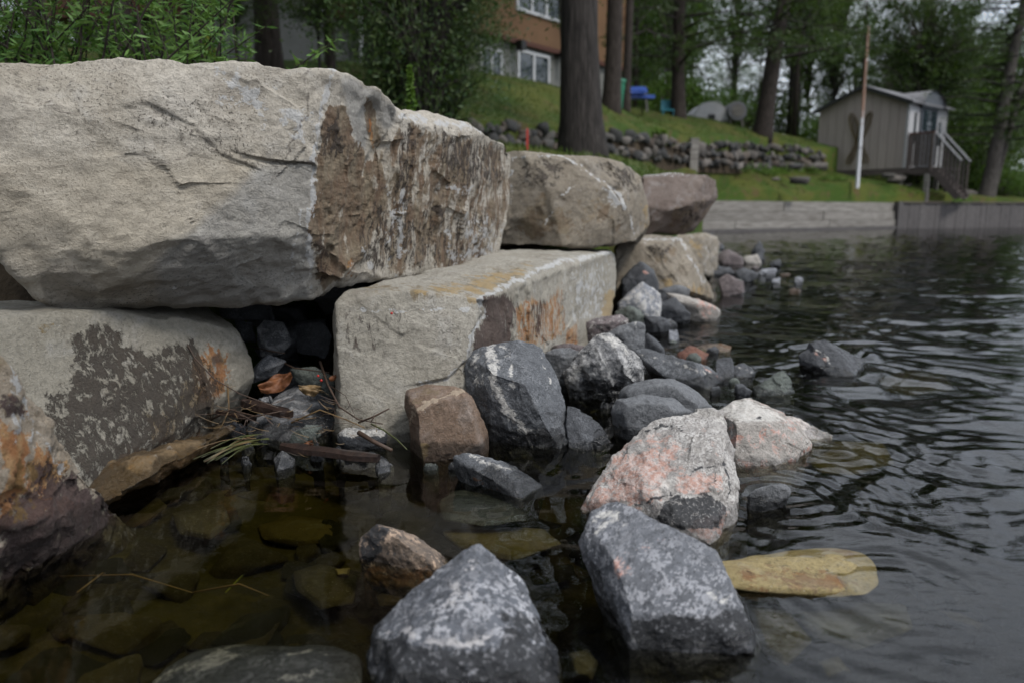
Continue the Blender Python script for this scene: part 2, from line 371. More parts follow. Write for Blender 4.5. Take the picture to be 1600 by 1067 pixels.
def stone_mesh(name, hulls, level=5, sharp=36, seed=0, chips=6, chip=0.05, amp=0.012, scale=6.0, fac=0.02, fscale=7.0, stretch=(1, 1, 1), centre=None, paint=None, carve=None, extra=None, relax=0):
    co, f = star_rock(hulls, level, sharp, seed, chips, chip, centre)
    me = mesh(name, co, f)
    for stage in (0, 1):
        n = normals(me); q = co * np.array(stretch)
        if stage == 0:
            co = co + n * (fac * (facets(q * fscale + seed * 5.1, seed) - 0.1))[:, None] + n * (amp * 1.6 * fbm(q * scale * 0.4 + seed, seed, 2))[:, None]
        else:
            co = co + n * (amp * 0.8 * fbm(q * scale + seed * 3.3, seed + 5, 5, 0.55))[:, None]
            # broken ridges: sharp crests where the noise changes sign
            co = co - n * (amp * 1.5 * np.abs(fbm(q * scale * 0.55 + seed * 1.9, seed + 25, 4, 0.5)))[:, None]
            co = co - n * (amp * 0.7 * np.abs(fbm(q * scale * 1.7 + seed * 2.9, seed + 35, 3, 0.5)))[:, None]
            if fac > 0: co = co + n * (fac * 0.35 * (facets(q * fscale * 3.1 + 9.0, seed + 3) - 0.1))[:, None]
            if carve:
                px, py = jittered(co, 0.006); vary = np.clip(0.55 + 1.6 * fbm(co * 9, 33, 2), 0, 1.4)
                for line, wpx, depth in carve:
                    d, sgn = d_line(px, py, line); co = co - n * (vary * depth * np.exp(-(d / wpx) ** 2))[:, None]
            if extra: co = extra(co, n)
            for _ in range(relax):
                s = np.zeros_like(co); cnt = np.bincount(f.ravel(), minlength=len(co)) * 2.0
                for a_, b_ in ((0, 1), (1, 2), (2, 0)):
                    for i_, j_ in ((a_, b_), (b_, a_)):
                        for ax in range(3): s[:, ax] += np.bincount(f[:, i_], weights=co[f[:, j_], ax], minlength=len(co))
                co = co * 0.35 + (s / cnt[:, None]) * 0.65
            if relax: co = co + n * (amp * 0.28 * fbm(q * scale * 5 + 3.0, seed + 15, 3, 0.6))[:, None]
        me.vertices.foreach_set('co', co.astype(np.float32).ravel()); me.update()
    if paint: masks(me, co, paint)
    c = co.mean(0); me.vertices.foreach_set('co', (co - c).astype(np.float32).ravel()); me.update()
    return me, c
def add_stone(name, hulls, mat, label, cat='rock', group=None, **k):
    me, c = stone_mesh(name, hulls, **k); return link(name, me, mat, loc=tuple(c), label=label, cat=cat, group=group)

def outline_hull(poly, d=None, bulge=None, base=True, extra=(), sink=0.16, flat=0.6, back=1.0, z0=0.0, lean=0.0, smooth=False):
    """hull of a stone from its outline in the photograph and the row where it meets the water"""
    poly = [tuple(p) for p in poly]; xs = [p[0] for p in poly]; ys = [p[1] for p in poly]
    top, bot = min(ys), max(ys); df = d if d is not None else wd(bot, z0)
    wm = (max(xs) - min(xs)) / F * df; hm = (bot - top) / F * df
    b = bulge if bulge is not None else 0.42 * min(wm, 1.6 * hm + 0.05)
    cx = sum(xs) / len(xs); cy = sum(ys) / len(ys); pts = []
    for (x, y) in poly:
        t = (bot - y) / max(bot - top, 1)                     # 0 at the foot, 1 at the top
        dr = df + b * (0.55 + lean * t); pts.append(P(x, y, dr))
        if smooth: pts.append(P(cx + (x - cx) * flat, cy + (y - cy) * flat, df + b * lean * t * 0.6))
        pts.append(P(cx + (x - cx) * 0.62, cy + (y - cy) * 0.72, df + b * (1.35 + lean) * back))
    if not smooth and not extra:          # two or three corners stand out in front: broad flat faces meet there
        rr = random.Random(int(cx * 7 + cy * 13)); w_, h_ = (max(xs) - min(xs)) * 0.5, (bot - top) * 0.5; a0 = rr.uniform(0, 6.28)
        for k in range(3):
            an = a0 + k * 2.09 + rr.uniform(-.4, .4); q = rr.uniform(0.25, 0.52); yy = cy + math.sin(an) * h_ * q; t = (bot - yy) / max(bot - top, 1)
            pts.append(P(cx + math.cos(an) * w_ * q, yy, df + b * (rr.uniform(0, .22) + lean * t * 0.85)))
    if base:
        foot = [(x, y) for (x, y) in poly if y > bot - 0.3 * (bot - top)]
        for (x, y) in foot:
            dd = wd(y, z0) if y > 345 else df
            X, Y, Z = P(x, y, dd); pts += [(X, Y, z0)]; X, Y, Z = P(cx + (x - cx) * 0.86, y, dd + 0.02); pts += [(X, Y, z0 - sink * 0.8)]
            X2, Y2, _ = P(cx + (x - cx) * 0.86, y, df + b * 1.2); pts.append((X2, Y2, z0 - sink))
    pts += [P(x, y, df + dd) for (x, y, dd) in extra]
    return pts
# ================================================================ the quarried armour blocks
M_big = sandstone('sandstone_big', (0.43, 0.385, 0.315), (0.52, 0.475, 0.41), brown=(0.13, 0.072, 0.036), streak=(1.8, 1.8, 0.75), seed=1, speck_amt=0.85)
M_mid = sandstone('sandstone_mid', (0.32, 0.295, 0.245), (0.43, 0.40, 0.345), brown=(0.20, 0.15, 0.085), dark=(0.06, 0.035, 0.032), streak=(2.4, 2.4, 0.5), seed=2)
M_low = sandstone('sandstone_low', (0.27, 0.25, 0.205), (0.34, 0.315, 0.265), dark=(0.030, 0.025, 0.021), streak=(1.6, 1.6, 1.0), seed=3, speck_amt=0.3, och=(0.17, 0.12, 0.05))
M_rust = sandstone('sandstone_rusty', (0.34, 0.28, 0.21), (0.42, 0.37, 0.31), dark=(0.055, 0.028, 0.032), rust=(0.33, 0.125, 0.03), seed=4, och=(0.16, 0.095, 0.03), wetl=0.075)
M_tan = sandstone('sandstone_tan', (0.235, 0.20, 0.155), (0.31, 0.27, 0.215), brown=(0.16, 0.11, 0.07), dark=(0.06, 0.05, 0.042), seed=5)
M_red = sandstone('sandstone_reddish', (0.135, 0.10, 0.085), (0.20, 0.16, 0.14), brown=(0.11, 0.07, 0.05), seed=6)

def back(px, py, d, z, dx=-0.8, dy=0.7):
    X, Y, Z = P(px, py, d); return (X + dx, Y + dy, z)
A1 = [P(-90, 92, 2.03), P(0, 92, 2.07), P(170, 86, 2.16), P(400, 98, 2.33), P(520, 108, 2.42), P(590, 138, 2.62), P(617, 165, 2.74), P(622, 190, 2.82),
      P(-90, 270, 1.92), P(0, 380, 1.98), P(30, 440, 2.03), P(66, 487, 2.12), P(235, 485, 2.33), P(440, 474, 2.56), P(500, 466, 2.60), P(572, 442, 2.74), P(640, 434, 3.0),
      P(240, 400, 2.11), P(100, 330, 2.02), P(493, 240, 2.37), P(478, 380, 2.40), P(-90, 200, 1.92), P(505, 170, 2.385),
      P(0, 200, 1.985), P(380, 240, 2.275), P(545, 430, 2.6),
      back(-90, 92, 2.03, 1.17, -0.3, 1.0), back(0, 380, 1.98, 0.5, -0.4, 1.0), back(400, 98, 2.33, 1.15, -0.5, 0.9), back(622, 190, 2.82, 1.10, -0.7, 0.5), back(622, 400, 2.82, 0.5, -0.6, 0.6)]
A2 = [P(520, 150, 2.46), P(612, 170, 2.76), P(600, 155, 2.8), P(590, 176, 2.66), P(622, 182, 2.80), P(700, 192, 3.15), P(770, 208, 3.6), P(795, 224, 3.9), P(801, 245, 4.05), P(801, 330, 4.06), P(784, 402, 3.95), P(768, 417, 3.75),
      P(740, 424, 3.5), P(690, 432, 3.2), P(570, 443, 2.74), P(500, 440, 2.5), P(640, 225, 2.86), P(720, 212, 3.15), P(655, 330, 2.98),
      back(500, 190, 2.46, 1.1, -0.4, 0.5), back(622, 182, 2.84, 1.08, -0.9, 0.5), back(795, 224, 3.9, 1.05, -0.9, 0.3), back(784, 402, 3.95, 0.5, -0.9, 0.2), back(570, 443, 2.74, 0.5, -0.7, 0.5)]
def a_extra(co, n):
    px, py = project(co)
    # ledge on the front face: the slab above stands proud of the one below
    d, s = d_line(px, py, [(360, 236), (420, 250), (490, 256), (500, 262)])
    below = (s > 0) & (px < 498) & (px > 340); co = co - n * (0.012 * below * np.exp(-np.maximum(d, 0) / 46.0) * np.clip((px - 340) / 80, 0, 1))[:, None]
    d, s = d_line(px, py, [(170, 175), (230, 160), (300, 195), (345, 240), (400, 262)])
    m = (s > 0) * np.exp(-d / 30.0) * ((px > 160) & (px < 410)); co = co - n * (0.008 * m)[:, None]
    # stepped fins of the right hand face, split along upright joints
    rf = np.clip((sd_poly(px, py, [(500, 120), (640, 180), (800, 230), (800, 420), (480, 470)]) + 4) / 14, 0, 1)
    q = co * np.array((6.5, 6.5, 1.1)); v = facets(q + 3.1, 31, 0.45) * 0.034 + np.abs(vnoise(co * np.array((13, 13, 3.4)), 9)) * 0.022 + facets(co * np.array((19, 19, 4.5)), 35, 0.5) * 0.009
    co = co - n * (rf * v)[:, None]
    # bottom edge spalled into scallops
    bf = np.clip((py - 425) / 40, 0, 1) * (px > 380)
    co = co + n * (bf * 0.02 * fbm(co * np.array((11, 11, 3)), 12, 3))[:, None]
    # grooved step where the two masses meet
    d, s = d_line(px, py, [(622, 182), (612, 205), (590, 240), (560, 300)]); co = co - n * (0.012 * np.exp(-(d / 7) ** 2) * np.clip((300 - py) / 100, 0, 1))[:, None]
    return co
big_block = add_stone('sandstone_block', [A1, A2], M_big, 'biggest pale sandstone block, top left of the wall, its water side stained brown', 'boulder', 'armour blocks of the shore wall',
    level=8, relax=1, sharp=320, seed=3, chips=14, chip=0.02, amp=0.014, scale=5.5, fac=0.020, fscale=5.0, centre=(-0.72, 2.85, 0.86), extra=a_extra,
    carve=[([(482, 104), (481, 135), (483, 150), (478, 180), (462, 210), (452, 240)], 1.5, 0.005), ([(12, 105), (28, 130), (40, 165), (45, 185)], 1.5, 0.004),
           ([(38, 98), (60, 120), (78, 160), (100, 178), (120, 184)], 1.6, 0.004), ([(170, 240), (200, 242), (250, 255), (300, 244), (330, 250), (380, 258)], 1.6, 0.005),
           ([(430, 252), (420, 300), (405, 350)], 1.2, 0.003), ([(380, 246), (430, 254), (492, 258)], 2.2, 0.009),
           ([(145, 178), (200, 163), (230, 162), (262, 185), (310, 205), (335, 232)], 1.8, 0.0035)],
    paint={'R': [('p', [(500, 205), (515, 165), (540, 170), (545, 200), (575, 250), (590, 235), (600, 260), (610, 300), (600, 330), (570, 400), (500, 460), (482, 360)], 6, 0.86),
                 ('p', [(555, 260), (640, 190), (700, 205), (795, 235), (795, 330), (760, 415), (690, 425), (600, 430)], 10, 0.60), ('p', [(570, 150), (590, 175), (600, 215), (585, 235), (572, 200)], 4, 0.7)],
           'G': [('p', [(505, 200), (530, 180), (535, 240), (512, 250)], 8, 0.62), ('p', [(625, 200), (650, 195), (640, 330), (615, 330)], 8, 0.5), ('p', [(680, 200), (790, 235), (780, 290), (700, 290)], 14, 0.52),
                 ('p', [(672, 318), (690, 318), (694, 342), (676, 338)], 2, 0.95), ('p', [(482, 370), (500, 370), (520, 430), (500, 450)], 9, 0.5), ('p', [(585, 320), (600, 320), (600, 420), (580, 420)], 6, 0.5),
                 ('p', [(210, 170), (330, 200), (400, 240), (440, 250), (400, 262), (320, 240), (230, 190)], 22, 0.24), ('p', [(560, 330), (780, 330), (760, 420), (560, 430)], 20, 0.36)],
           'B': [('line', [(520, 108), (508, 150), (500, 175), (492, 240), (486, 330), (482, 450)], 9, 0.8), ('p', [(320, 105), (430, 115), (420, 200), (360, 170)], 24, 0.50), ('p', [(430, 150), (510, 180), (490, 230), (440, 225)], 18, 0.5),
                 ('line', [(622, 182), (700, 195), (770, 207), (797, 225)], 10, 0.7), ('line', [(632, 300), (628, 340), (622, 400)], 8, 0.66), ('p', [(600, 290), (640, 340), (630, 430), (600, 420)], 12, 0.42), ('line', [(700, 290), (720, 300), (735, 290)], 9, 0.6), ('line', [(700, 360), (705, 410)], 7, 0.6), ('line', [(565, 390), (580, 420)], 10, 0.6), ('p', [(720, 330), (790, 340), (770, 415), (710, 420)], 16, 0.45), ('line', [(498, 300), (520, 318)], 4, 0.6), ('line', [(470, 330), (458, 400), (455, 440)], 4, 0.6), ('line', [(235, 445), (270, 455)], 5, 0.5)],
           'r': [('p', [(484, 390), (500, 370), (520, 430), (500, 455)], 8, 0.5), ('p', [(574, 180), (582, 185), (590, 240), (578, 235)], 4, 0.55), ('p', [(530, 405), (555, 400), (565, 430), (540, 440)], 7, 0.5), ('line', [(750, 375), (755, 400), (748, 415)], 5, 0.5)],
           'g': [('line', [(482, 104), (481, 135), (483, 150), (478, 180), (462, 210), (450, 245)], 1.7, 0.85), ('line', [(425, 254), (450, 256), (492, 257)], 2.6, 0.8), ('line', [(60, 120), (78, 160), (100, 178), (120, 184)], 1.8, 0.6), ('line', [(22, 115), (35, 150), (44, 180)], 1.6, 0.55),
                 ('line', [(230, 162), (262, 185), (310, 205), (335, 232)], 2.2, 0.45), ('line', [(175, 241), (200, 242), (250, 255), (300, 244)], 1.7, 0.65), ('line', [(430, 256), (422, 300), (408, 345)], 1.4, 0.5), ('line', [(590, 145), (604, 165), (614, 188)], 2.6, 0.7)],
           'damp': [('p', [(250, 400), (290, 375), (335, 372), (362, 395), (375, 430), (400, 450), (440, 455), (430, 480), (250, 490), (180, 490), (150, 455), (200, 445)], 3, 1.0), ('p', [(60, 430), (85, 415), (120, 422), (150, 445), (150, 480), (70, 490)], 4, 0.9), ('p', [(-60, 130), (30, 140), (40, 230), (-60, 240)], 20, 0.6)],  # darker tone on patches of the front face
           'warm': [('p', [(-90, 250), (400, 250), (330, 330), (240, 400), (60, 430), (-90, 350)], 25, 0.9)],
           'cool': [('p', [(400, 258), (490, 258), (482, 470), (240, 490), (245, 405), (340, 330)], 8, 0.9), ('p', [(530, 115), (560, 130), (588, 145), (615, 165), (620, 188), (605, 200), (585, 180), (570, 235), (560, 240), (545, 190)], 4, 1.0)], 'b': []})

D1 = [P(524, 461, 2.50), P(640, 452, 2.57), P(746, 466, 2.62), P(526, 560, 2.46), P(530, 690, 2.44), P(740, 600, 2.55), P(640, 745, 2.42), P(735, 720, 2.5),
      P(800, 438, 3.0), P(872, 408, 3.65), P(940, 392, 4.5), P(962, 392, 4.75), P(965, 430, 4.8), P(955, 520, 4.7), P(860, 590, 3.6),
      P(600, 440, 2.9), P(760, 390, 4.0), P(900, 388, 5.2),
      (-0.62, 2.5, -0.2), (-0.1, 2.55, -0.2), (0.62, 4.6, -0.2), (-0.2, 4.9, 0.0), (-0.7, 3.0, 0.0), (-0.60, 2.56, 0.40)]
def d_extra(co, n):
    px, py = project(co)
    rf = np.clip((sd_poly(px, py, [(748, 470), (960, 395), (965, 520), (740, 620)]) + 3) / 10, 0, 1)
    v = facets(co * np.array((7, 7, 1.4)) + 1.7, 77, 0.4) * 0.035 + np.abs(vnoise(co * np.array((20, 20, 3)), 19)) * 0.015
    co = co - n * (rf * v)[:, None]
    d, s = d_line(px, py, [(745, 468), (760, 490), (738, 520), (732, 560), (700, 590), (660, 598)])
    co = co - n * (0.02 * (s < 0) * (py > 470) * np.exp(-d / 12))[:, None]
    return co
add_stone('sandstone_block', [D1], M_mid, 'long low block under the biggest one, dark and orange stains on its water side', 'boulder', 'armour blocks of the shore wall',
    level=8, relax=1, sharp=320, seed=11, chips=10, chip=0.02, amp=0.009, scale=6, fac=0.012, fscale=6, centre=(-0.05, 3.3, 0.16), extra=d_extra,
    paint={'R': [('p', [(520, 440), (700, 440), (860, 395), (800, 445), (745, 470), (600, 465)], 12, 0.45)],
           'G': [('p', [(752, 466), (790, 458), (802, 480), (800, 535), (770, 545), (732, 560), (742, 520), (760, 495)], 4, 0.95), ('p', [(830, 480), (850, 470), (850, 520), (835, 530)], 6, 0.5), ('p', [(530, 480), (640, 480), (600, 560), (530, 560)], 30, 0.22)],
           'B': [('line', [(746, 468), (800, 440), (872, 410), (962, 393)], 9, 0.72), ('line', [(745, 468), (760, 490), (738, 520), (732, 560), (700, 592), (655, 600)], 6, 0.75), ('line', [(545, 480), (600, 485), (735, 484)], 5, 0.6), ('line', [(900, 470), (915, 420), (940, 460)], 2, 0.8), ('p', [(880, 420), (960, 400), (955, 500), (890, 520)], 18, 0.42)],
           'r': [('p', [(800, 480), (830, 460), (850, 470), (880, 440), (890, 520), (850, 545), (805, 540)], 7, 0.52), ('line', [(600, 486), (680, 486)], 3, 0.55), ('p', [(880, 520), (905, 500), (905, 540), (880, 545)], 5, 0.6)],
           'g': [('line', [(640, 545), (655, 552)], 1, 0.4)],
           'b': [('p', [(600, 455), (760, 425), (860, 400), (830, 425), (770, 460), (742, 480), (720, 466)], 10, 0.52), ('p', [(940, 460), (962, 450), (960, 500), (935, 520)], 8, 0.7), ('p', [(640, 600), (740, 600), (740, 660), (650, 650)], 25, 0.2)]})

E1 = [P(-90, 500, 1.82), P(0, 494, 1.98), P(150, 487, 2.16), P(300, 500, 2.42), P(372, 520, 2.56), P(396, 560, 2.62), P(398, 590, 2.62), P(350, 645, 2.52), P(325, 690, 2.46),
      P(150, 775, 1.98), P(0, 860, 1.66), P(200, 600, 2.14), P(100, 600, 1.98),
      (-1.9, 2.6, 0.46), (-1.25, 3.0, 0.44), (-1.1, 2.9, -0.2), (-2.0, 2.6, -0.2), PZ(150, 790, -0.2), PZ(340, 720, -0.2), (-1.45, 1.55, -0.2), P(368, 515, 2.7)]
E2 = [PZ(140, 800, 0.012), PZ(240, 745, 0.05), PZ(330, 690, 0.02), PZ(345, 670, 0.07), PZ(200, 730, 0.085), PZ(150, 765, 0.05), (-0.9, 2.5, 0.05), (-1.2, 2.1, 0.06), PZ(140, 812, -0.15), PZ(250, 765, -0.15), PZ(340, 705, -0.15), (-1.1, 2.4, -0.15)]
add_stone('sandstone_block', [E1], M_low, 'grey sandstone block at the water with a big patch of black flaking crust', 'boulder', 'armour blocks of the shore wall',
    level=7, sharp=160, seed=21, chips=6, chip=0.02, amp=0.010, scale=5, fac=0.012, fscale=4, centre=(-1.1, 2.5, 0.15),
    carve=[([(20, 612), (60, 615), (105, 615)], 2, 0.003)],
    paint={'G': [('p', [(122, 512), (150, 503), (185, 520), (196, 545), (240, 548), (300, 530), (345, 600), (325, 660), (240, 735), (160, 768), (130, 740), (85, 690), (70, 620), (105, 610)], 9, 0.66)],
           'R': [('p', [(290, 600), (360, 590), (340, 660), (240, 700), (230, 650)], 20, 0.6)],
           'r': [('p', [(292, 560), (330, 530), (360, 560), (350, 620), (300, 640)], 9, 0.62), ('p', [(180, 700), (320, 660), (320, 690), (170, 775)], 10, 0.5)],
           'g': [('p', [(325, 555), (345, 553), (348, 570), (330, 572)], 3, 0.8)],
           'b': [('p', [(140, 772), (240, 715), (330, 668), (350, 690), (150, 810)], 9, 0.6), ('p', [(0, 490), (110, 490), (100, 530), (0, 540)], 14, 0.3)], 'B': []})
add_stone('rock_shelf', [E2], M_rust, 'orange brown rock shelf along the water under the black crusted block', 'rock',
    level=6, sharp=40, seed=22, chips=6, chip=0.03, amp=0.012, scale=9, fac=0.02, fscale=9, stretch=(1, 1, 2.5),
    paint={'b': [0.7], 'r': [('line', [(150, 800), (240, 750), (335, 695)], 14, 1.0), 0.35], 'R': [0.3], 'G': [], 'B': []})

F1 = [P(-70, 470, 1.40), P(-10, 545, 1.44), P(5, 568, 1.50), P(32, 622, 1.60), P(75, 700, 1.72), P(128, 762, 1.82), P(156, 797, 1.87), P(-60, 760, 1.28), P(0, 700, 1.42), P(60, 790, 1.60),
      PZ(156, 800, 0.0), PZ(70, 858, 0.0), PZ(0, 903, 0.0), PZ(-90, 960, 0), PZ(156, 810, -0.2), PZ(0, 930, -0.25), PZ(-90, 985, -0.25), (-1.5, 1.9, 0.4), (-1.5, 1.9, -0.2), (-1.0, 2.0, -0.2), (-1.25, 1.4, 0.5), (-1.25, 1.25, -0.25)]
add_stone('sandstone_block', [F1], M_rust, 'rust stained block at the left edge, sloping into the water, its foot purple', 'boulder', 'armour blocks of the shore wall',
    level=7, sharp=160, seed=31, chips=10, chip=0.03, amp=0.016, scale=7, fac=0.03, fscale=8, centre=(-1.15, 1.72, 0.1),
    paint={'r': [('p', [(0, 640), (40, 680), (30, 800), (0, 860)], 12, 0.8), ('p', [(60, 690), (110, 730), (90, 800), (40, 830), (30, 760)], 16, 0.8), ('p', [(100, 760), (130, 790), (60, 850)], 12, 0.6), ('p', [(0, 590), (60, 640), (40, 680)], 16, 0.4)],
           'G': [('p', [(20, 780), (80, 745), (120, 750), (190, 798), (140, 880), (0, 1000), (0, 820)], 14, 1.0), ('p', [(0, 615), (30, 620), (35, 650), (0, 650)], 8, 0.7), ('p', [(55, 720), (85, 715), (95, 750), (60, 790), (30, 780)], 7, 0.6)],
           'B': [('line', [(5, 568), (32, 622), (75, 700), (100, 735)], 8, 0.7), ('p', [(0, 590), (50, 650), (60, 700), (20, 690)], 14, 0.4)], 'b': [('p', [(0, 700), (70, 720), (60, 800), (0, 820)], 20, 0.5)], 'R': [0.25]})

B1 = [P(770, 240, 4.5), P(812, 231, 4.42), P(862, 240, 4.42), P(925, 250, 4.6), P(985, 258, 4.95), P(1003, 276, 5.05), P(770, 385, 4.45), P(880, 387, 4.35), P(992, 380, 4.72), P(1004, 362, 5.0),
      P(950, 292, 4.52), P(988, 335, 4.62), P(993, 300, 4.85), P(860, 300, 4.30), P(870, 245, 4.40), P(1015, 318, 5.15), P(1017, 352, 5.2), P(1008, 366, 5.1),
      (0.1, 5.6, 1.08), (0.9, 5.9, 1.0), (0.1, 5.6, 0.52), (0.95, 5.8, 0.52), (-0.1, 5.2, 1.1)]
add_stone('sandstone_block', [B1], M_tan, 'rounded grey brown block of the upper course, right of the biggest one', 'boulder', 'armour blocks of the shore wall',
    level=7, sharp=160, seed=41, chips=8, chip=0.025, amp=0.018, scale=4, fac=0.022, fscale=3.6,
    carve=[([(905, 252), (935, 275), (960, 295), (985, 300)], 3, 0.02), ([(925, 250), (950, 262), (995, 285)], 3, 0.015)],
    paint={'R': [('p', [(800, 300), (980, 300), (980, 380), (800, 390)], 30, 0.46)],
           'B': [('line', [(800, 245), (870, 243), (905, 258), (935, 278), (962, 300), (985, 340), (992, 375)], 4, 0.62), ('line', [(870, 310), (900, 290)], 3, 0.6), ('line', [(850, 350), (870, 325)], 3, 0.5), ('p', [(935, 290), (975, 300), (985, 330), (950, 320)], 8, 0.6), ('line', [(798, 240), (800, 330)], 5, 0.5)],
           'G': [('p', [(810, 255), (900, 250), (860, 290), (820, 290)], 14, 0.5), ('p', [(930, 255), (985, 262), (1000, 300), (970, 290)], 8, 0.62), ('p', [(960, 300), (990, 330), (970, 350)], 8, 0.5)], 'r': [], 'g': [('line', [(905, 254), (935, 275), (960, 297)], 2, 0.35)], 'b': [('p', [(1000, 315), (1017, 318), (1015, 360), (1000, 365)], 6, 0.5)]})
C1 = [P(1000, 273, 6.7), P(1108, 270, 6.75), P(1122, 280, 6.95), P(1125, 312, 7.0), P(1100, 338, 6.95), P(1085, 366, 6.9), P(1004, 370, 6.6), P(1075, 320, 6.5), P(1045, 330, 6.45), P(1000, 320, 6.5), P(1110, 315, 6.75),
      (1.3, 7.8, 1.06), (2.0, 7.9, 1.0), (1.3, 7.8, 0.6), (1.7, 7.8, 0.6)]
add_stone('sandstone_block', [C1], M_red, 'small reddish brown block at the far end of the upper course', 'boulder', 'armour blocks of the shore wall',
    level=6, sharp=50, seed=51, chips=5, chip=0.03, amp=0.02, scale=4, fac=0.03, fscale=3, paint={'B': [('line', [(1005, 273), (1108, 271), (1124, 285)], 6, 0.6)], 'R': [('p', [(1050, 320), (1120, 315), (1090, 366), (1050, 366)], 12, 0.6)], 'G': [('p', [(1060, 325), (1110, 320), (1085, 350), (1060, 360)], 12, 0.45)], 'r': [], 'g': [], 'b': []})
G1 = [P(960, 378, 5.7), P(1005, 373, 5.75), P(1062, 372, 5.85), P(1085, 400, 5.95), P(1104, 440, 6.1), P(1113, 466, 6.25), P(1000, 470, 5.5), P(960, 480, 5.5), P(1040, 410, 5.55), P(1075, 455, 5.6), P(1030, 385, 5.6),
      (1.0, 6.6, 0.55), (1.45, 6.8, 0.5), (1.75, 6.9, -0.2), (0.7, 6.8, -0.2), PZ(1000, 480, -0.1), PZ(1112, 470, -0.1), PZ(960, 480, -0.15)]
add_stone('sandstone_block', [G1], M_tan, 'low tan block sloping down to the water under the reddish one', 'boulder', 'armour blocks of the shore wall',
    level=7, sharp=160, seed=61, chips=6, chip=0.04, amp=0.02, scale=4, fac=0.035, fscale=3.5, paint={'B': [('line', [(1005, 375), (1062, 374), (1100, 440)], 7, 0.6)], 'R': [('p', [(1020, 385), (1060, 385), (1050, 410), (1020, 410)], 7, 0.7), ('p', [(1080, 440), (1110, 450), (1110, 470), (1070, 470)], 10, 0.5)], 'G': [('p', [(1010, 382), (1050, 385), (1040, 405), (1012, 402)], 6, 0.5)], 'r': [], 'g': [], 'b': [('p', [(1030, 430), (1112, 445), (1112, 470), (1030, 470)], 12, 0.45)]})
H1 = [P(1050, 368, 8.2), P(1095, 364, 8.3), P(1102, 375, 8.4), P(1102, 405, 8.45), P(1098, 420, 8.4), P(1050, 430, 8.1), (1.9, 9.2, 0.5), (2.5, 9.3, 0.45), (1.9, 9.2, -0.1), (2.5, 9.3, -0.1), P(1100, 428, 8.4)]
add_stone('sandstone_block', [H1], M_tan, 'last and smallest tan block of the lower course, behind the sloping one', 'boulder', 'armour blocks of the shore wall', level=5, sharp=40, seed=71, chips=5, chip=0.04, amp=0.02, fac=0.03, fscale=3, paint={'b': [('p', [(1060, 370), (1102, 370), (1102, 420)], 8, 0.5)], 'R': [], 'G': [], 'B': [0.3], 'r': [], 'g': []})
# a further block of the wall, mostly hidden behind the upper course on the left
add_stone('sandstone_block', [[(-3.3, 2.2, 0.45), (-2.4, 2.1, 0.45), (-2.4, 2.2, 1.0), (-3.3, 2.2, 1.05), (-3.2, 3.3, 1.0), (-2.4, 3.3, 0.98), (-2.4, 3.2, 0.45), (-3.3, 3.2, 0.45)]], M_mid,
    'pale block just outside the left edge, next to the biggest one', 'boulder', 'armour blocks of the shore wall', level=5, seed=81)

# ================================================================ loose stones
GR = granite('gneiss_grey', seed=1, band=(0.3, 0.4, 1.2), band_scale=5)
GR_str = granite('gneiss_striped', base=(0.085, 0.09, 0.10), light=(0.42, 0.43, 0.45), light_amt=0.42, seed=2, fine=230, mottle=0.5)
GR_fg = granite('granite_speckled', base=(0.105, 0.112, 0.13), light=(0.52, 0.52, 0.55), light_amt=0.55, seed=3, fine=95, pale=(0.52, 0.50, 0.50), wetl=0.045)
GR_fg2 = granite('granite_blue', base=(0.115, 0.12, 0.135), light=(0.50, 0.50, 0.53), light_amt=0.55, seed=4, fine=150, mottle=0.6, foliate=(1, 0.4, 1), pink=(0.44, 0.22, 0.17), wetl=0.035)
GR_pink = granite('granite_pink', base=(0.33, 0.31, 0.29), light=(0.56, 0.54, 0.52), dark=(0.12, 0.11, 0.11), light_amt=0.6, seed=5, fine=150, pink=(0.40, 0.225, 0.175), wetl=0.03, wet_amt=0.5)
GR_pale = granite('granite_pale', base=(0.30, 0.275, 0.25), light=(0.55, 0.52, 0.49), dark=(0.12, 0.11, 0.10), light_amt=0.5, seed=6, fine=170, wetl=0.015, wet_amt=0.5)
GR_flat = granite('slate_grey', base=(0.145, 0.15, 0.16), light=(0.27, 0.275, 0.28), light_amt=0.35, seed=7, fine=210, mottle=0.4, wetl=0.03)
GR_white = granite('gneiss_white', base=(0.13, 0.13, 0.135), light=(0.5, 0.49, 0.48), light_amt=0.6, band=(1.2, 0.2, 0.4), band_scale=5, seed=8, fine=160)
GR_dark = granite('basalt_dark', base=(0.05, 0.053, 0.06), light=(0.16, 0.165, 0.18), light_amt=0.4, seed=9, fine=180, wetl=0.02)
GR_blue = granite('granite_bluish', base=(0.24, 0.25, 0.28), light=(0.46, 0.47, 0.5), light_amt=0.6, seed=10, fine=200, wetl=0.02)
GR_green = granite('stone_greenish', base=(0.10, 0.115, 0.10), light=(0.22, 0.24, 0.22), light_amt=0.5, seed=11, fine=180, wetl=0.02)
GR_purple = granite('stone_purplish', base=(0.12, 0.095, 0.095), light=(0.3, 0.25, 0.25), light_amt=0.5, seed=12, fine=160, wetl=0.01)
GR_orange = granite('granite_black_orange', base=(0.16, 0.12, 0.09), light=(0.5, 0.36, 0.26), light_amt=0.85, seed=13, fine=85, wetl=0.005, wet_amt=0.5)
SS_brown = sandstone('sandstone_brown', (0.20, 0.135, 0.095), (0.27, 0.19, 0.14), seed=14, speck_amt=0.15, pale=(0.45, 0.36, 0.27), wetl=0.05)
SS_yellow = sandstone('stone_yellow', (0.36, 0.28, 0.12), (0.43, 0.34, 0.17), seed=15, brown=(0.25, 0.12, 0.05), wetl=-1.0)
SS_redst = sandstone('stone_red', (0.17, 0.075, 0.055), (0.24, 0.12, 0.09), seed=16, speck_amt=0.2)
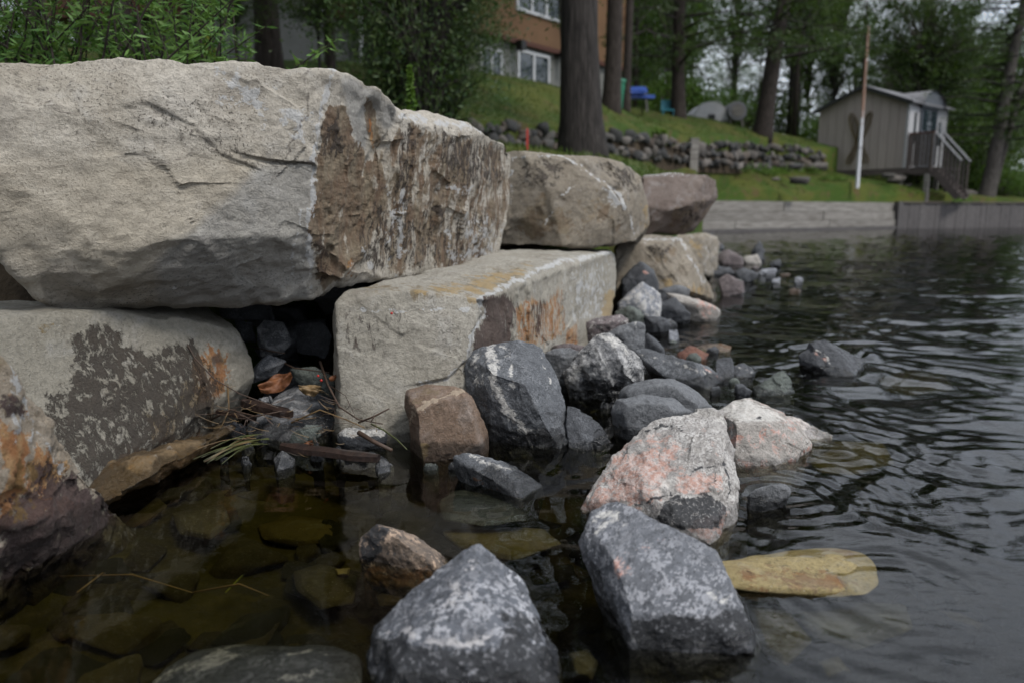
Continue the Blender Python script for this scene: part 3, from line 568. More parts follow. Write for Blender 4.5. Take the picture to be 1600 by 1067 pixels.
SS_olive = sandstone('stone_olive', (0.09, 0.075, 0.022), (0.15, 0.12, 0.045), seed=17, speck_amt=0.2, wetl=-1.0)
GR_wet = granite('basalt_wet', base=(0.07, 0.075, 0.08), light=(0.3, 0.31, 0.33), light_amt=0.4, seed=30, fine=120, wetl=1.0, wet_amt=0.4)
EMPTY_P = {'R': [], 'G': [], 'B': [], 'r': [], 'g': [], 'b': []}
def rock(label, poly, mat, paint=None, name='rock', group='stones at the foot of the wall', level=6, **k):
    hk = {a: k.pop(a) for a in ('d', 'smooth', 'bulge', 'base', 'extra', 'sink', 'flat', 'back', 'z0', 'lean') if a in k}
    h = outline_hull(poly, **hk); kk = dict(level=level, sharp=260, chips=9, chip=0.05, amp=0.0055, scale=16, fac=0.009, fscale=11); kk.update(k)
    pt = dict(EMPTY_P); pt.update(paint or {})
    return add_stone(name, [h], mat, label, 'rock', group, seed=k.get('seed', RNG.randrange(1000)), paint=pt, **{a: b for a, b in kk.items() if a != 'seed'})

rock('large dark grey stone with white streak, leaning on the long low block', [(759, 534), (822, 531), (848, 543), (871, 588), (884, 630), (889, 690), (871, 703), (804, 692), (766, 652), (748, 628), (725, 594), (723, 572), (737, 548)], GR_str,
     paint={'B': [('line', [(766, 540), (775, 600), (790, 640), (815, 672), (855, 682)], 13, 0.86), ('line', [(790, 535), (800, 580), (800, 610)], 7, 0.55), ('line', [(845, 550), (860, 600)], 4, 0.6), ('p', [(730, 560), (750, 550), (760, 620), (735, 600)], 10, 0.5)], 'G': [('p', [(780, 680), (889, 660), (889, 705), (780, 705)], 8, 0.7)]},
     level=7, d=2.32, bulge=0.13, lean=1.6, extra=[(820, 600, 0.06), (760, 580, 0.1)], seed=5, fac=0.008)
rock('brown sandstone with a flat shaded face, left of the dark streaked stone', [(630, 606), (664, 599), (724, 606), (744, 627), (759, 658), (764, 690), (766, 704), (661, 717), (648, 697), (636, 671), (628, 622)], SS_brown,
     paint={'B': [('line', [(640, 660), (650, 638), (690, 622), (725, 607)], 7, 0.75)], 'R': [('p', [(632, 606), (720, 604), (650, 635)], 8, 0.3)], 'g': [], 'b': [('p', [(655, 690), (670, 690), (668, 718), (655, 716)], 6, 0.7)]},
     level=7, d=2.24, bulge=0.16, lean=0.3, extra=[(650, 641, -0.01), (724, 610, 0.03), (655, 700, -0.01), (750, 690, 0.02), (640, 625, 0.08)], seed=8, sharp=60, fac=0.005, scale=16)
rock('white and grey mottled stone standing behind the dark streaked one', [(938, 520), (955, 520), (982, 547), (999, 560), (1008, 578), (994, 592), (976, 604), (949, 618), (914, 617), (886, 592), (884, 578), (903, 551)], GR_white, level=7, seed=12, fac=0.022,
     paint={'G': [('p', [(910, 590), (930, 585), (955, 600), (985, 585), (960, 615), (915, 618)], 6, 0.85)], 'B': [('p', [(930, 520), (960, 522), (985, 550), (940, 540)], 8, 0.7), ('p', [(890, 570), (910, 575), (905, 595), (890, 595)], 6, 0.6)]}, d=2.95)
rock('smooth flat topped grey stone in front of its twin, beside the pink boulder', [(951, 644), (962, 622), (1000, 616), (1054, 619), (1085, 641), (1072, 655), (1030, 680), (979, 688), (961, 672)], GR_flat, seed=13, level=6, d=2.45, fac=0.006, bulge=0.16, smooth=True)
rock('smooth rounded grey stone behind the flat topped one', [(960, 618), (968, 604), (990, 595), (1018, 589), (1054, 589), (1080, 601), (1100, 617), (1119, 640), (1090, 652), (1000, 655), (961, 635)], GR_flat, seed=14, d=2.72, bulge=0.16, fac=0.004, chips=3, smooth=True, sharp=30)
rock('small dark pointed stone between the streaked stone and the smooth grey ones', [(884, 632), (903, 634), (925, 650), (944, 668), (957, 690), (919, 702), (888, 700)], GR_dark, seed=15, d=2.42)
rock('grey stone tucked behind the dark streaked stone', [(850, 552), (865, 545), (892, 541), (908, 550), (905, 570), (882, 592), (860, 590)], GR_flat, seed=16, d=3.1)
rock('pinkish flat stone wedged against the orange stained block face', [(862, 540), (890, 535), (915, 542), (905, 556), (870, 552)], GR_purple, seed=17, d=3.35, level=5)
rock('big pink and white granite boulder with black bands low on its right side', [(905, 795), (924, 762), (953, 715), (986, 684), (1015, 657), (1036, 649), (1068, 646), (1103, 636), (1131, 640), (1143, 666), (1149, 697), (1148, 765), (1153, 815), (1112, 851), (1062, 838), (968, 812)], GR_pink,
     paint={'R': [('p', [(900, 800), (955, 712), (1020, 680), (1060, 700), (1060, 760), (1000, 800)], 26, 0.68), ('p', [(905, 795), (935, 750), (960, 790), (930, 800)], 8, 0.9), ('p', [(1060, 740), (1130, 740), (1130, 770), (1060, 765)], 7, 0.7), ('p', [(1090, 660), (1130, 690), (1120, 720)], 14, 0.5), ('p', [(1090, 800), (1150, 800), (1110, 850), (1070, 830)], 10, 0.85)],
            'G': [('line', [(990, 790), (1020, 778), (1050, 772)], 6, 0.8), ('p', [(1050, 775), (1110, 768), (1125, 785), (1142, 800), (1125, 822), (1070, 822), (1020, 812)], 6, 0.92), ('line', [(1080, 738), (1110, 732), (1130, 722), (1138, 750), (1140, 800)], 5, 0.75), ('line', [(1000, 678), (1040, 668), (1065, 668)], 6, 0.62)],
            'B': [('line', [(1036, 650), (1105, 638), (1140, 665)], 12, 0.55), ('p', [(1000, 770), (1050, 745), (1080, 750), (1040, 775)], 8, 0.6)], 'g': [('line', [(1080, 740), (1110, 734), (1132, 722)], 2, 0.5)]},
     level=7, d=1.74, bulge=0.17, lean=1.2, extra=[(1125, 700, 0.12), (1120, 820, 0.0), (1000, 760, 0.06)], seed=18, fac=0.014, amp=0.008, carve=[([(1080, 741), (1110, 734), (1132, 722)], 3, 0.008)])
rock('pale boulder with a whitish top, right behind the pink one', [(1118, 640), (1144, 624), (1171, 621), (1191, 634), (1227, 646), (1255, 668), (1270, 690), (1262, 706), (1241, 722), (1197, 731), (1147, 728)], GR_pale,
     paint={'B': [('p', [(1118, 640), (1144, 624), (1171, 621), (1200, 640), (1230, 655), (1160, 660)], 7, 0.92), ('p', [(1145, 700), (1175, 695), (1170, 715), (1145, 715)], 8, 0.55)], 'G': [('line', [(1170, 652), (1195, 650)], 3, 0.6)], 'R': [0.3]}, level=7, d=2.22, bulge=0.17, lean=0.8, extra=[(1150, 662, 0.03), (1218, 662, 0.05), (1262, 690, 0.1)], seed=19)
rock('flat pinkish wedge of stone, pointing right, behind the pale boulder', [(1190, 652), (1218, 646), (1240, 648), (1264, 660), (1302, 679), (1272, 690), (1220, 690)], GR_pale, paint={'R': [0.5], 'B': [0.5]}, seed=20, d=2.5, bulge=0.1, level=6)
rock('speckled blue grey boulder with pink flecks, leaning up from the water in the foreground', [(902, 820), (918, 798), (938, 782), (961, 779), (1006, 799), (1060, 831), (1116, 859), (1134, 890), (1152, 922), (1161, 949), (1188, 1007), (1180, 1020), (1082, 1020), (981, 1012), (968, 944), (958, 915), (916, 868), (898, 842)], GR_fg2,
     paint={'R': [('line', [(985, 862), (1010, 850), (1035, 848)], 7, 0.5), ('p', [(965, 875), (1000, 870), (990, 900), (965, 895)], 9, 0.5), ('line', [(960, 855), (950, 820)], 8, 0.35)], 'G': [('p', [(980, 965), (1080, 962), (1160, 945), (1190, 1010), (985, 1015)], 7, 0.86), ('p', [(905, 850), (955, 920), (975, 1000), (940, 960)], 8, 0.6)], 'B': [('p', [(1080, 925), (1140, 925), (1150, 945), (1060, 960)], 16, 0.45), ('p', [(925, 790), (970, 790), (985, 815), (930, 830)], 10, 0.5)]},
     level=7, d=1.235, bulge=0.13, lean=1.7, extra=[(962, 860, 0.10), (985, 960, 0.0), (1160, 950, 0.02), (1080, 960, -0.015)], seed=21, fac=0.007)
rock('dark speckled pyramid shaped boulder at the bottom centre', [(731, 850), (750, 846), (770, 862), (798, 881), (818, 900), (823, 921), (838, 949), (862, 997), (880, 1045), (892, 1100), (590, 1105), (575, 1030), (582, 982), (618, 949), (657, 912), (697, 876)], GR_fg,
     paint={'G': [('p', [(585, 990), (630, 1000), (680, 1012), (780, 1010), (800, 985), (860, 1000), (890, 1100), (580, 1100)], 8, 0.80), ('p', [(790, 960), (830, 950), (860, 1000), (820, 1000)], 8, 0.8)], 'B': [('line', [(615, 985), (660, 1000), (720, 1005), (780, 990)], 12, 0.62), ('line', [(735, 870), (742, 940), (735, 1060)], 6, 0.42), ('p', [(700, 880), (760, 870), (740, 940), (690, 960)], 20, 0.34)], 'R': [('line', [(715, 890), (730, 905)], 5, 0.4)]},
     level=7, d=1.09, bulge=0.14, lean=0.9, extra=[(742, 930, 0.07), (790, 985, 0.03), (640, 1000, 0.02), (740, 1010, 0.0)], seed=22, fac=0.010)
rock('black stone with orange crystals, just rising from the water left of the pyramid boulder', [(562, 835), (583, 816), (601, 820), (627, 827), (652, 843), (680, 860), (703, 872), (697, 892), (640, 888), (560, 874)], GR_orange,
     paint={'G': [('p', [(562, 835), (583, 816), (610, 822), (600, 850), (590, 880), (562, 880)], 6, 0.9)], 'r': [('p', [(560, 878), (690, 885), (690, 930), (560, 930)], 10, 0.5)]}, level=6, d=1.52, bulge=0.12, seed=23)
rock('low dark stone with a grey streak, at the water below the brown sandstone', [(708, 712), (743, 706), (788, 716), (823, 735), (849, 760), (817, 780), (778, 768), (740, 752), (712, 740)], GR_str, paint={'B': [('line', [(730, 712), (770, 722), (800, 735)], 9, 0.7)], 'r': [('line', [(740, 742), (770, 762), (785, 768)], 4, 0.6)]}, seed=24, d=2.0, bulge=0.14, level=6)
rock('dark angular stone standing alone out in the water', [(1246, 556), (1256, 544), (1284, 526), (1304, 540), (1335, 557), (1354, 566), (1335, 586), (1301, 585), (1258, 576)], GR_dark, paint={'B': [('line', [(1262, 545), (1290, 552), (1300, 570)], 3, 0.5)], 'R': [('line', [(1270, 550), (1290, 562)], 6, 0.4)]}, seed=27, fac=0.02, level=6, d=3.62)
rock('greenish grey angular stone in the water left of the lone dark one', [(1173, 604), (1198, 590), (1223, 575), (1237, 589), (1245, 612), (1225, 618), (1180, 617)], GR_green, seed=28, level=6, d=3.12, sharp=50, fac=0.016)
rock('square dark stone in the water, left one of the small pair', [(1117, 558), (1144, 556), (1148, 590), (1119, 590)], GR_dark, seed=29, level=5, d=3.5, sharp=60)
rock('flat dark wedge in the water beside the square dark stone', [(1144, 573), (1162, 566), (1179, 580), (1172, 588), (1148, 590)], GR_dark, paint={'B': [('line', [(1150, 572), (1172, 582)], 4, 0.5)]}, seed=30, level=5, d=3.5)
rock('little thin dark shard below the square dark stone', [(1147, 598), (1158, 598), (1175, 611), (1165, 620), (1149, 620)], GR_dark, seed=31, level=5, d=3.05, bulge=0.05)
rock('small dark red stone in the shallows', [(1058, 554), (1075, 540), (1108, 553), (1098, 565), (1062, 563)], SS_redst, seed=32, level=5, d=3.85)
rock('slim tan stone lying behind the dark red one', [(1086, 541), (1126, 535), (1143, 541), (1138, 550), (1092, 549)], SS_brown, paint={'B': [0.5], 'r': [('p', [(1120, 530), (1145, 530), (1145, 550), (1120, 550)], 5, 0.6)]}, seed=33, level=5, d=4.15, bulge=0.06)
rock('long dark ridge of stone running out beside the red one', [(985, 547), (1006, 544), (1060, 562), (1105, 571), (1131, 592), (1108, 606), (1060, 596), (1018, 577)], GR_str, paint={'B': [('line', [(1000, 550), (1060, 570), (1110, 585)], 6, 0.45)], 'R': [('line', [(1100, 575), (1128, 594)], 4, 0.6)]}, seed=34, d=3.25, bulge=0.14, level=6)
rock('grey slab tilted towards the water behind the mottled stone', [(944, 520), (970, 507), (994, 501), (1010, 505), (1010, 523), (997, 548), (975, 545)], GR_flat, seed=35, d=3.65, level=6, sharp=50, paint={'B': [('p', [(990, 500), (1010, 505), (1000, 530)], 5, 0.35)]})
rock('dark sloping stone at the right end of the tilted grey slab', [(1008, 518), (1022, 528), (1036, 545), (1038, 555), (1000, 552)], GR_dark, seed=36, d=3.7, level=5)
rock('brownish stone against the foot of the long low block', [(904, 514), (915, 502), (931, 496), (970, 490), (989, 500), (966, 516), (940, 524), (907, 524)], GR_purple, paint={'B': [0.3]}, seed=37, d=4.0, level=6)
rock('greenish rounded stone above the brownish one', [(960, 487), (982, 477), (1000, 482), (1010, 495), (988, 503), (965, 496)], GR_green, seed=38, d=4.6, level=5)
rock('dark wet stone lying in a row towards the water', [(1004, 490), (1042, 496), (1050, 509), (1036, 520), (1012, 517)], GR_dark, seed=39, d=4.6, level=5)
rock('small upright bluish stone at the end of the dark wet row', [(1044, 513), (1060, 514), (1062, 535), (1046, 538)], GR_blue, seed=40, d=4.35, level=5)
rock('bright bluish white stone beside the low tan block', [(966, 474), (980, 458), (1003, 440), (1030, 454), (1034, 479), (1012, 492), (991, 486), (965, 482)], GR_blue, paint={'B': [0.45], 'r': [('line', [(1030, 468), (1045, 470)], 3, 0.5)]}, seed=41, d=4.85, level=6, sharp=50)
rock('dark pointed stone with a pink spot, behind the bluish white one', [(970, 436), (985, 418), (1003, 404), (1022, 422), (1029, 444), (1018, 455), (970, 460)], GR_dark, paint={'R': [('line', [(1004, 424), (1012, 428)], 4, 0.9)]}, seed=42, d=5.15, level=6, sharp=50)
rock('flat grey slab between the bluish white stone and the tan block', [(1026, 453), (1057, 445), (1079, 452), (1072, 460), (1033, 463)], GR_flat, seed=43, d=5.45, level=5)
rock('long pink tipped stone pointing into the water', [(1038, 456), (1060, 460), (1105, 472), (1125, 485), (1102, 494), (1076, 489), (1052, 474)], GR_pale, paint={'R': [('p', [(1080, 460), (1125, 480), (1100, 495)], 8, 0.7)]}, seed=44, d=5.15, level=5, bulge=0.12)
rock('dark stone under the long pink tipped one', [(1028, 474), (1054, 464), (1080, 490), (1030, 496)], GR_dark, seed=45, d=5.05, level=5)
rock('mottled purplish stone far out along the shore', [(1122, 438), (1135, 427), (1162, 440), (1163, 456), (1130, 462)], GR_purple, seed=46, level=5)
far = [([(1100, 366), (1114, 367), (1115, 384), (1101, 385)], GR_blue, 'pale bluish stone nearest the foot of the last tan block'),
       ([(1113, 410), (1120, 398), (1140, 388), (1160, 398), (1161, 414), (1130, 416)], GR_purple, 'dark mound shaped stone among the far shore stones'),
       ([(1172, 394), (1186, 375), (1197, 391), (1188, 405), (1174, 404)], GR_dark, 'black pointed stone farthest out among the far shore stones'),
       ([(1162, 402), (1184, 396), (1188, 412), (1165, 414)], GR_pale, 'small pinkish white stone below the black pointed one'),
       ([(1201, 411), (1218, 404), (1219, 417), (1203, 418)], GR_dark, 'small dark cube of stone to the right of the pinkish white one'),
       ([(1146, 426), (1162, 418), (1184, 427), (1168, 443), (1148, 442)], GR_dark, 'squat black stone right of the purplish one'),
       ([(1186, 420), (1215, 418), (1214, 428), (1184, 431)], GR_blue, 'low flat grey stone barely out of the water beyond the squat black one'),
       ([(1110, 424), (1140, 419), (1150, 428), (1112, 432)], GR_dark, 'long low dark stone at the left of the far shore stones'),
       ([(1207, 437), (1219, 433), (1221, 446), (1209, 446)], GR_blue, 'tiny bluish stone, left one of the two standing in open water'),
       ([(1241, 433), (1253, 434), (1254, 446), (1243, 446)], GR_blue, 'tiny bluish stone, right one of the two standing in open water'),
       ([(1232, 451), (1242, 449), (1250, 456), (1234, 457)], SS_brown, 'tiny orange pink stone below the two bluish ones'),
       ([(1116, 382), (1130, 380), (1132, 390), (1117, 392)], GR_dark, 'small dark stone behind the mound shaped one'),
       ([(1218, 428), (1236, 426), (1234, 431), (1220, 431)], SS_brown, 'thin orange stone awash between the tiny bluish ones'),
       ([(1196, 431), (1206, 429), (1205, 436), (1196, 437)], GR_dark, 'tiny black stone left of the tiny bluish ones')]
for i, (poly, m, lab) in enumerate(far):
    rock(lab, poly, m, group='small stones along the far shore', level=4, seed=100 + i, amp=0.015, scale=6, fac=0.03, fscale=5)

# stones packed in the dark gap between the two low blocks
G_ = 'stones packed in the gap between the low blocks'
gap = [([(399, 514), (412, 500), (444, 501), (458, 534), (444, 555), (407, 559)], GR, 2.86, 'squarish grey stone, upper middle of the gap'),
       ([(382, 585), (400, 565), (419, 552), (450, 563), (430, 586), (394, 600)], GR, 2.68, 'egg shaped grey stone lying below the squarish one'),
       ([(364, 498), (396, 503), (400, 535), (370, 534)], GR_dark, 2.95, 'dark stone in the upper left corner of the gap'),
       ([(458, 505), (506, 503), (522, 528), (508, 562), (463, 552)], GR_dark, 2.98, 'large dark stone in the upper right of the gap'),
       ([(450, 576), (493, 572), (522, 589), (522, 630), (475, 610)], GR_green, 2.72, 'bluish green stone beside the edge of the long low block'),
       ([(340, 668), (364, 655), (388, 666), (384, 688), (348, 690)], GR, 2.42, 'round grey stone at the lower left of the gap'),
       ([(453, 677), (475, 662), (507, 662), (501, 683), (450, 698)], GR_green, 2.36, 'light greenish stone at the foot of the big slab'),
       ([(525, 680), (538, 667), (600, 667), (608, 679), (600, 700), (537, 700)], GR_dark, 2.34, 'black stone with a pale flat top at the foot of the long low block'),
       ([(425, 716), (441, 703), (461, 713), (458, 731), (433, 737)], GR, 2.2, 'small pale stone half in the water below the driftwood'),
       ([(584, 719), (595, 710), (609, 718), (613, 737), (589, 741)], GR, 2.17, 'small angular stone at the right end of the driftwood'),
       ([(402, 622), (422, 616), (428, 631), (405, 635)], GR, 2.6, 'pebble beside the left end of the big slab')]
for i, (poly, m, d, lab) in enumerate(gap):
    rock(lab, poly, m, d=d, group=G_, level=5, seed=200 + i, base=d < 2.4, paint={'B': [('p', [(535, 664), (602, 664), (606, 680), (530, 682)], 2, 0.8)]} if 'pale flat' in lab else None)
rock('big sloping grey slab on the floor of the gap, debris lying on it', [(437, 612), (468, 598), (518, 622), (535, 663), (459, 690), (386, 686), (384, 662)], GR, d=2.42, group=G_, level=6, seed=220, lean=2.2, bulge=0.14)
# darker stones deeper in the gap
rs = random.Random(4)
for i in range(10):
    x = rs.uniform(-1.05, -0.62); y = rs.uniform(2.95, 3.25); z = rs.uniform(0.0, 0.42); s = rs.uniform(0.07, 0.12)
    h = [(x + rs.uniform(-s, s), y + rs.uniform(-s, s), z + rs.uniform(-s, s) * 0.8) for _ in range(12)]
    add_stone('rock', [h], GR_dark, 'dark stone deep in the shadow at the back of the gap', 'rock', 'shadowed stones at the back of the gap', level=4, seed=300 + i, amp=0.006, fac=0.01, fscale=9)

# small broken stones filling the spaces between the larger ones
r = random.Random(21)
for (x0, x1, y0, y1, n_, s0, s1) in ((856, 935, 545, 600, 7, 8, 15), (930, 1000, 590, 650, 5, 8, 14), (990, 1130, 545, 610, 10, 7, 13), (895, 1000, 495, 545, 8, 8, 14), (985, 1060, 480, 545, 7, 7, 12), (960, 1030, 470, 500, 4, 6, 10), (880, 960, 640, 700, 4, 9, 14), (1110, 1200, 400, 450, 10, 5, 9), (1095, 1130, 375, 400, 5, 5, 8), (1060, 1160, 590, 640, 6, 8, 14), (610, 720, 700, 735, 4, 8, 13), (345, 420, 680, 725, 5, 7, 12), (480, 620, 690, 735, 6, 7, 12)):
    for k in range(n_):
        cx, cy, s = r.uniform(x0, x1), r.uniform(y0, y1), r.uniform(s0, s1); m = r.randrange(5, 8); a0 = r.uniform(0, 6)
        poly = [(cx + s * r.uniform(.75, 1.25) * math.cos(a0 + 6.283 * j / m), cy + s * .62 * r.uniform(.7, 1.25) * math.sin(a0 + 6.283 * j / m)) for j in range(m)]
        rock('small broken dark stone wedged between larger ones at the water edge', poly, r.choice((GR_dark, GR_dark, GR, GR_flat, GR_green, GR_purple)), group='broken rubble between the larger stones', level=4, seed=500 + k + int(cx), name='rubble_stone')
# ================================================================ lake bed, submerged stones, water
def bed_z(x, y):
    # distance out from the wall line (runs from left near to right far)
    s = (x * 0.86 - (y - 2.4) * 0.36) + 0.35
    z = -0.13 - 0.085 * np.clip(s, -1, 3.5) - 0.10 * np.clip(s - 1, 0, 8) - 0.012 * np.clip(y - 5, 0, 40)
    return np.clip(z, -2.2, 0.02)
def grid(xs, ys):
    X, Y = np.meshgrid(xs, ys); n, m = X.shape
    i = np.arange(n * m).reshape(n, m); f = np.stack((i[:-1, :-1], i[:-1, 1:], i[1:, 1:], i[1:, :-1]), -1).reshape(-1, 4)
    return X.ravel(), Y.ravel(), f
xs = np.concatenate((np.linspace(-60, -4, 12), np.linspace(-3.8, 5, 150), np.linspace(5.4, 260, 40))); ys = np.concatenate((np.linspace(-20, 0, 10), np.linspace(0.1, 7, 130), np.geomspace(7.3, 300, 40)))
X, Y, f = grid(xs, ys); Zb = bed_z(X, Y); co = np.stack((X, Y, Zb), 1); Zb = Zb + 0.05 * fbm(co * 2.2, 3, 4)
t = NT('silt'); co_ = t.coord('Object')
c = t.mix(t.ss(t.noise(co_, 3, 6, 0.65), 0.3, 0.7), (0.030, 0.028, 0.010), (0.085, 0.075, 0.028)); c = t.mix(t.math('MULTIPLY', t.ss(t.noise(co_, 14, 5, 0.7), 0.5, 0.65), 0.7), c, (0.10, 0.088, 0.05))
t.bsdf(c, 0.9, t.bump(t.noise(co_, 20, 6, 0.7), 0.8, 0.03)); M_silt = t.m
link('lake_bed', mesh('lake_bed', np.stack((X, Y, Zb), 1), f), M_silt, kind='structure')

def sub(label, poly, z, mat, seed, paint=None, tilt=0.0):
    cx = sum(p[0] for p in poly) / len(poly); cy = sum(p[1] for p in poly) / len(poly)
    hw = max(abs(p[0] - cx) for p in poly); zt = lambda x: z + tilt * (cx - x) / hw
    h = [PZ(x, y, zt(x) - 0.018) for x, y in poly] + [PZ(cx + (x - cx) * 0.7, cy + (y - cy) * 0.62 - 1, zt(cx + (x - cx) * .7)) for x, y in poly] + [PZ(cx + (x - cx) * 0.9, cy + (y - cy) * 0.9, z - 0.09) for x, y in poly]
    return add_stone('rock', [h], mat, label, 'rock', 'stones lying under the water', level=6, seed=seed, sharp=25, chips=3, chip=0.02, amp=0.005, fac=0.003, paint=paint or EMPTY_P)
SS_mud = sandstone('stone_silted', (0.05, 0.042, 0.02), (0.10, 0.085, 0.045), seed=18, wetl=-1.0)
SS_dark = sandstone('stone_drowned', (0.03, 0.03, 0.022), (0.055, 0.052, 0.035), seed=19, wetl=-1.0)
sub('dark flat slab under the water below the long yellow stone', [(1205, 930), (1300, 935), (1420, 950), (1430, 985), (1340, 1020), (1270, 1000), (1240, 960)], -0.05, SS_dark, 401)
sub('dull brown stone under the water between the leaning boulder and the dark flat slab', [(1165, 935), (1230, 950), (1268, 1000), (1230, 1045), (1190, 1020)], -0.05, SS_mud, 402)
sub('round olive stone under the water at the bottom edge below the dark slab', [(1275, 1035), (1310, 1022), (1330, 1050), (1290, 1065)], -0.07, SS_mud, 403)
sub('pale round stone under the water between the two foreground boulders', [(888, 1020), (918, 1012), (935, 1035), (925, 1062), (895, 1060)], -0.05, SS_mud, 404)
sub('orange brown stone under the water beneath the black one with orange crystals', [(575, 905), (640, 895), (680, 905), (640, 950), (590, 950)], -0.07, SS_brown, 405)
sub('little yellow stone under the water left of the orange crystal stone', [(522, 888), (548, 886), (546, 900), (524, 901)], -0.07, SS_yellow, 406)
sub('olive boulder under the water behind the little yellow stone', [(400, 820), (460, 805), (530, 815), (540, 845), (470, 855), (410, 845)], -0.10, SS_olive, 407)
sub('flat slab under the water left of the little yellow stone', [(455, 890), (500, 878), (560, 900), (555, 945), (500, 955), (462, 925)], -0.08, SS_mud, 408)
sub('grey slab under the water with a white vein', [(265, 800), (350, 785), (360, 820), (330, 845), (280, 835)], -0.05, SS_mud, 409)
sub('large olive stone under the ripples right of the pale boulder', [(1255, 715), (1300, 690), (1380, 690), (1400, 725), (1340, 745), (1280, 740)], -0.05, SS_olive, 410)
sub('yellowish stone under the ripples beyond the lone dark stone', [(1370, 590), (1420, 575), (1480, 585), (1490, 610), (1420, 620), (1380, 612)], -0.08, SS_olive, 411)
sub('mossy hump under the water behind the pyramid boulder', [(690, 830), (760, 820), (850, 822), (880, 850), (800, 880), (720, 860)], -0.05, SS_olive, 412)
sub('pale sliver of stone under the water near the right edge', [(1460, 950), (1500, 955), (1540, 975), (1530, 985), (1480, 970)], -0.12, SS_mud, 413)
rock('flat grey stone with its top just awash, right of the pink boulder', [(1163, 775), (1180, 762), (1205, 755), (1232, 756), (1238, 768), (1220, 785), (1190, 792), (1165, 792)], GR_flat, z0=0.0, d=1.86, bulge=0.05, level=6, seed=414, flat=0.9, smooth=True)
sub('black stone with painted sky glints just breaking the surface at the bottom left', [(215, 1075), (250, 1040), (300, 1015), (360, 1003), (440, 1002), (520, 1004), (568, 1030), (565, 1085), (400, 1130), (220, 1120)], 0.002, GR_wet, 415,
    paint=dict(EMPTY_P, B=[('line', [(230, 1065), (310, 1035), (345, 1025)], 14, 0.75), ('line', [(450, 1020), (480, 1010), (520, 1020)], 8, 0.6), ('line', [(440, 1062), (480, 1048), (525, 1030)], 9, 0.65), ('line', [(352, 1020), (385, 1008)], 7, 0.65), ('line', [(300, 1004), (320, 1003)], 5, 0.6)]))  # pale streaks are sky glints painted into the colour of the wet stone
sub('long yellow stone lying just under the surface at the lower right', [(1112, 878), (1195, 862), (1298, 853), (1348, 861), (1375, 884), (1377, 913), (1357, 932), (1300, 937), (1276, 935), (1159, 925), (1118, 915)], 0.010, SS_yellow, 26,
    paint=dict(EMPTY_P, R=[0.36, ('p', [(1130, 880), (1180, 870), (1200, 915), (1140, 915)], 16, 0.5), ('line', [(1180, 880), (1290, 880)], 8, 0.4)], G=[('line', [(1290, 895), (1310, 900)], 5, 0.5), ('line', [(1145, 885), (1165, 895)], 5, 0.5)]), tilt=0.012)
sub('rounded greenish stone just under the water behind the olive hump', [(683, 785), (706, 766), (740, 762), (782, 772), (812, 790), (832, 815), (760, 825), (692, 815)], -0.004, GR_green, 25)
# smaller drowned rubble
vars_ = []
for k, m in enumerate((SS_mud, SS_dark, SS_mud, SS_olive, GR_green)):
    r = random.Random(50 + k); h = [(r.uniform(-1, 1), r.uniform(-1, 1), r.uniform(-0.6, 0.6)) for _ in range(14)]
    me, c = stone_mesh('rubble', [h], level=4, seed=60 + k, sharp=20, chips=4, chip=0.04, amp=0.04, scale=2.4, fac=0.08, fscale=2.2, paint=EMPTY_P); me.materials.append(m); vars_.append(me)
r = random.Random(11); cnt = 0
while cnt < 210:
    py = 560 + (1180 - 560) * r.random() ** 0.9; px = r.uniform(-60, 1660)
    zb = -0.14; d = wd(py, zb)
    for _ in range(3):
        x, y, _z = P(px, py, d); zb = float(bed_z(np.array([x]), np.array([y]))[0]); d = wd(py, zb)
    x, y, _z = P(px, py, d)
    if py < 700 and px < 640: continue
    if y > 5: continue
    s = r.uniform(0.035, 0.11) * (1.25 if r.random() < 0.2 else 1)
    if zb + s * 0.45 > -0.03: s = 0.04; zb = min(zb, -0.08)
    o = link('submerged_stone', r.choice(vars_), loc=(x, y, zb + s * 0.1), label='dim silt covered stone lying under the water on the lake bed', cat='stone', group='silt covered stones on the lake bed')
    o.scale = (s, s * r.uniform(0.7, 1), s * r.uniform(0.5, 0.9)); o.rotation_euler = (r.uniform(-.3, .3), r.uniform(-.3, .3), r.uniform(0, 6.28)); cnt += 1

# water body: rippled top, closed underneath so that depth tints it
ang = np.linspace(-0.86, 0.80, 640); dist = np.geomspace(0.62, 46, 620)
A_, D_ = np.meshgrid(ang, dist); Xw = (np.tan(A_) * D_).ravel(); Yw = D_.ravel()
n, m = A_.shape; i = np.arange(n * m).reshape(n, m); fw = np.stack((i[:-1, :-1], i[:-1, 1:], i[1:, 1:], i[1:, :-1]), -1).reshape(-1, 4)
q = np.stack((Xw, Yw, 0 * Xw), 1)
warp = np.stack((fbm(q * 0.8, 1, 3), fbm(q * 0.8, 2, 3), 0 * Xw), 1)
def ripple(ax, ay, lam, seed, k=1.15):
    qq = q + warp * k; u = qq[:, 0] * ax + qq[:, 1] * ay; v = -qq[:, 0] * ay + qq[:, 1] * ax
    return vnoise(np.stack((u / lam, v / (lam * 2.9), 0 * u + seed), 1), seed)
open_ = 1 / (1 + np.exp(-((Xw - 0.25) * 0.9 - (Yw - 2.0) * 0.12) * 4.0))           # sheltered by the stones on the left
far_ = np.clip((Yw - 2) / 6, 0, 1)
amp = 0.06 + 0.94 * np.maximum(open_, far_ * 0.85)
h = 1.25 * (0.020 * ripple(0.30, 0.95, 0.42, 5) + 0.015 * ripple(0.85, 0.52, 0.23, 6) + 0.0095 * ripple(-0.45, 0.89, 0.13, 7) + 0.0075 * ripple(0.62, 0.78, 0.072, 8, 0.5) + 0.0038 * ripple(-0.1, 0.99, 0.04, 9, 0.3))
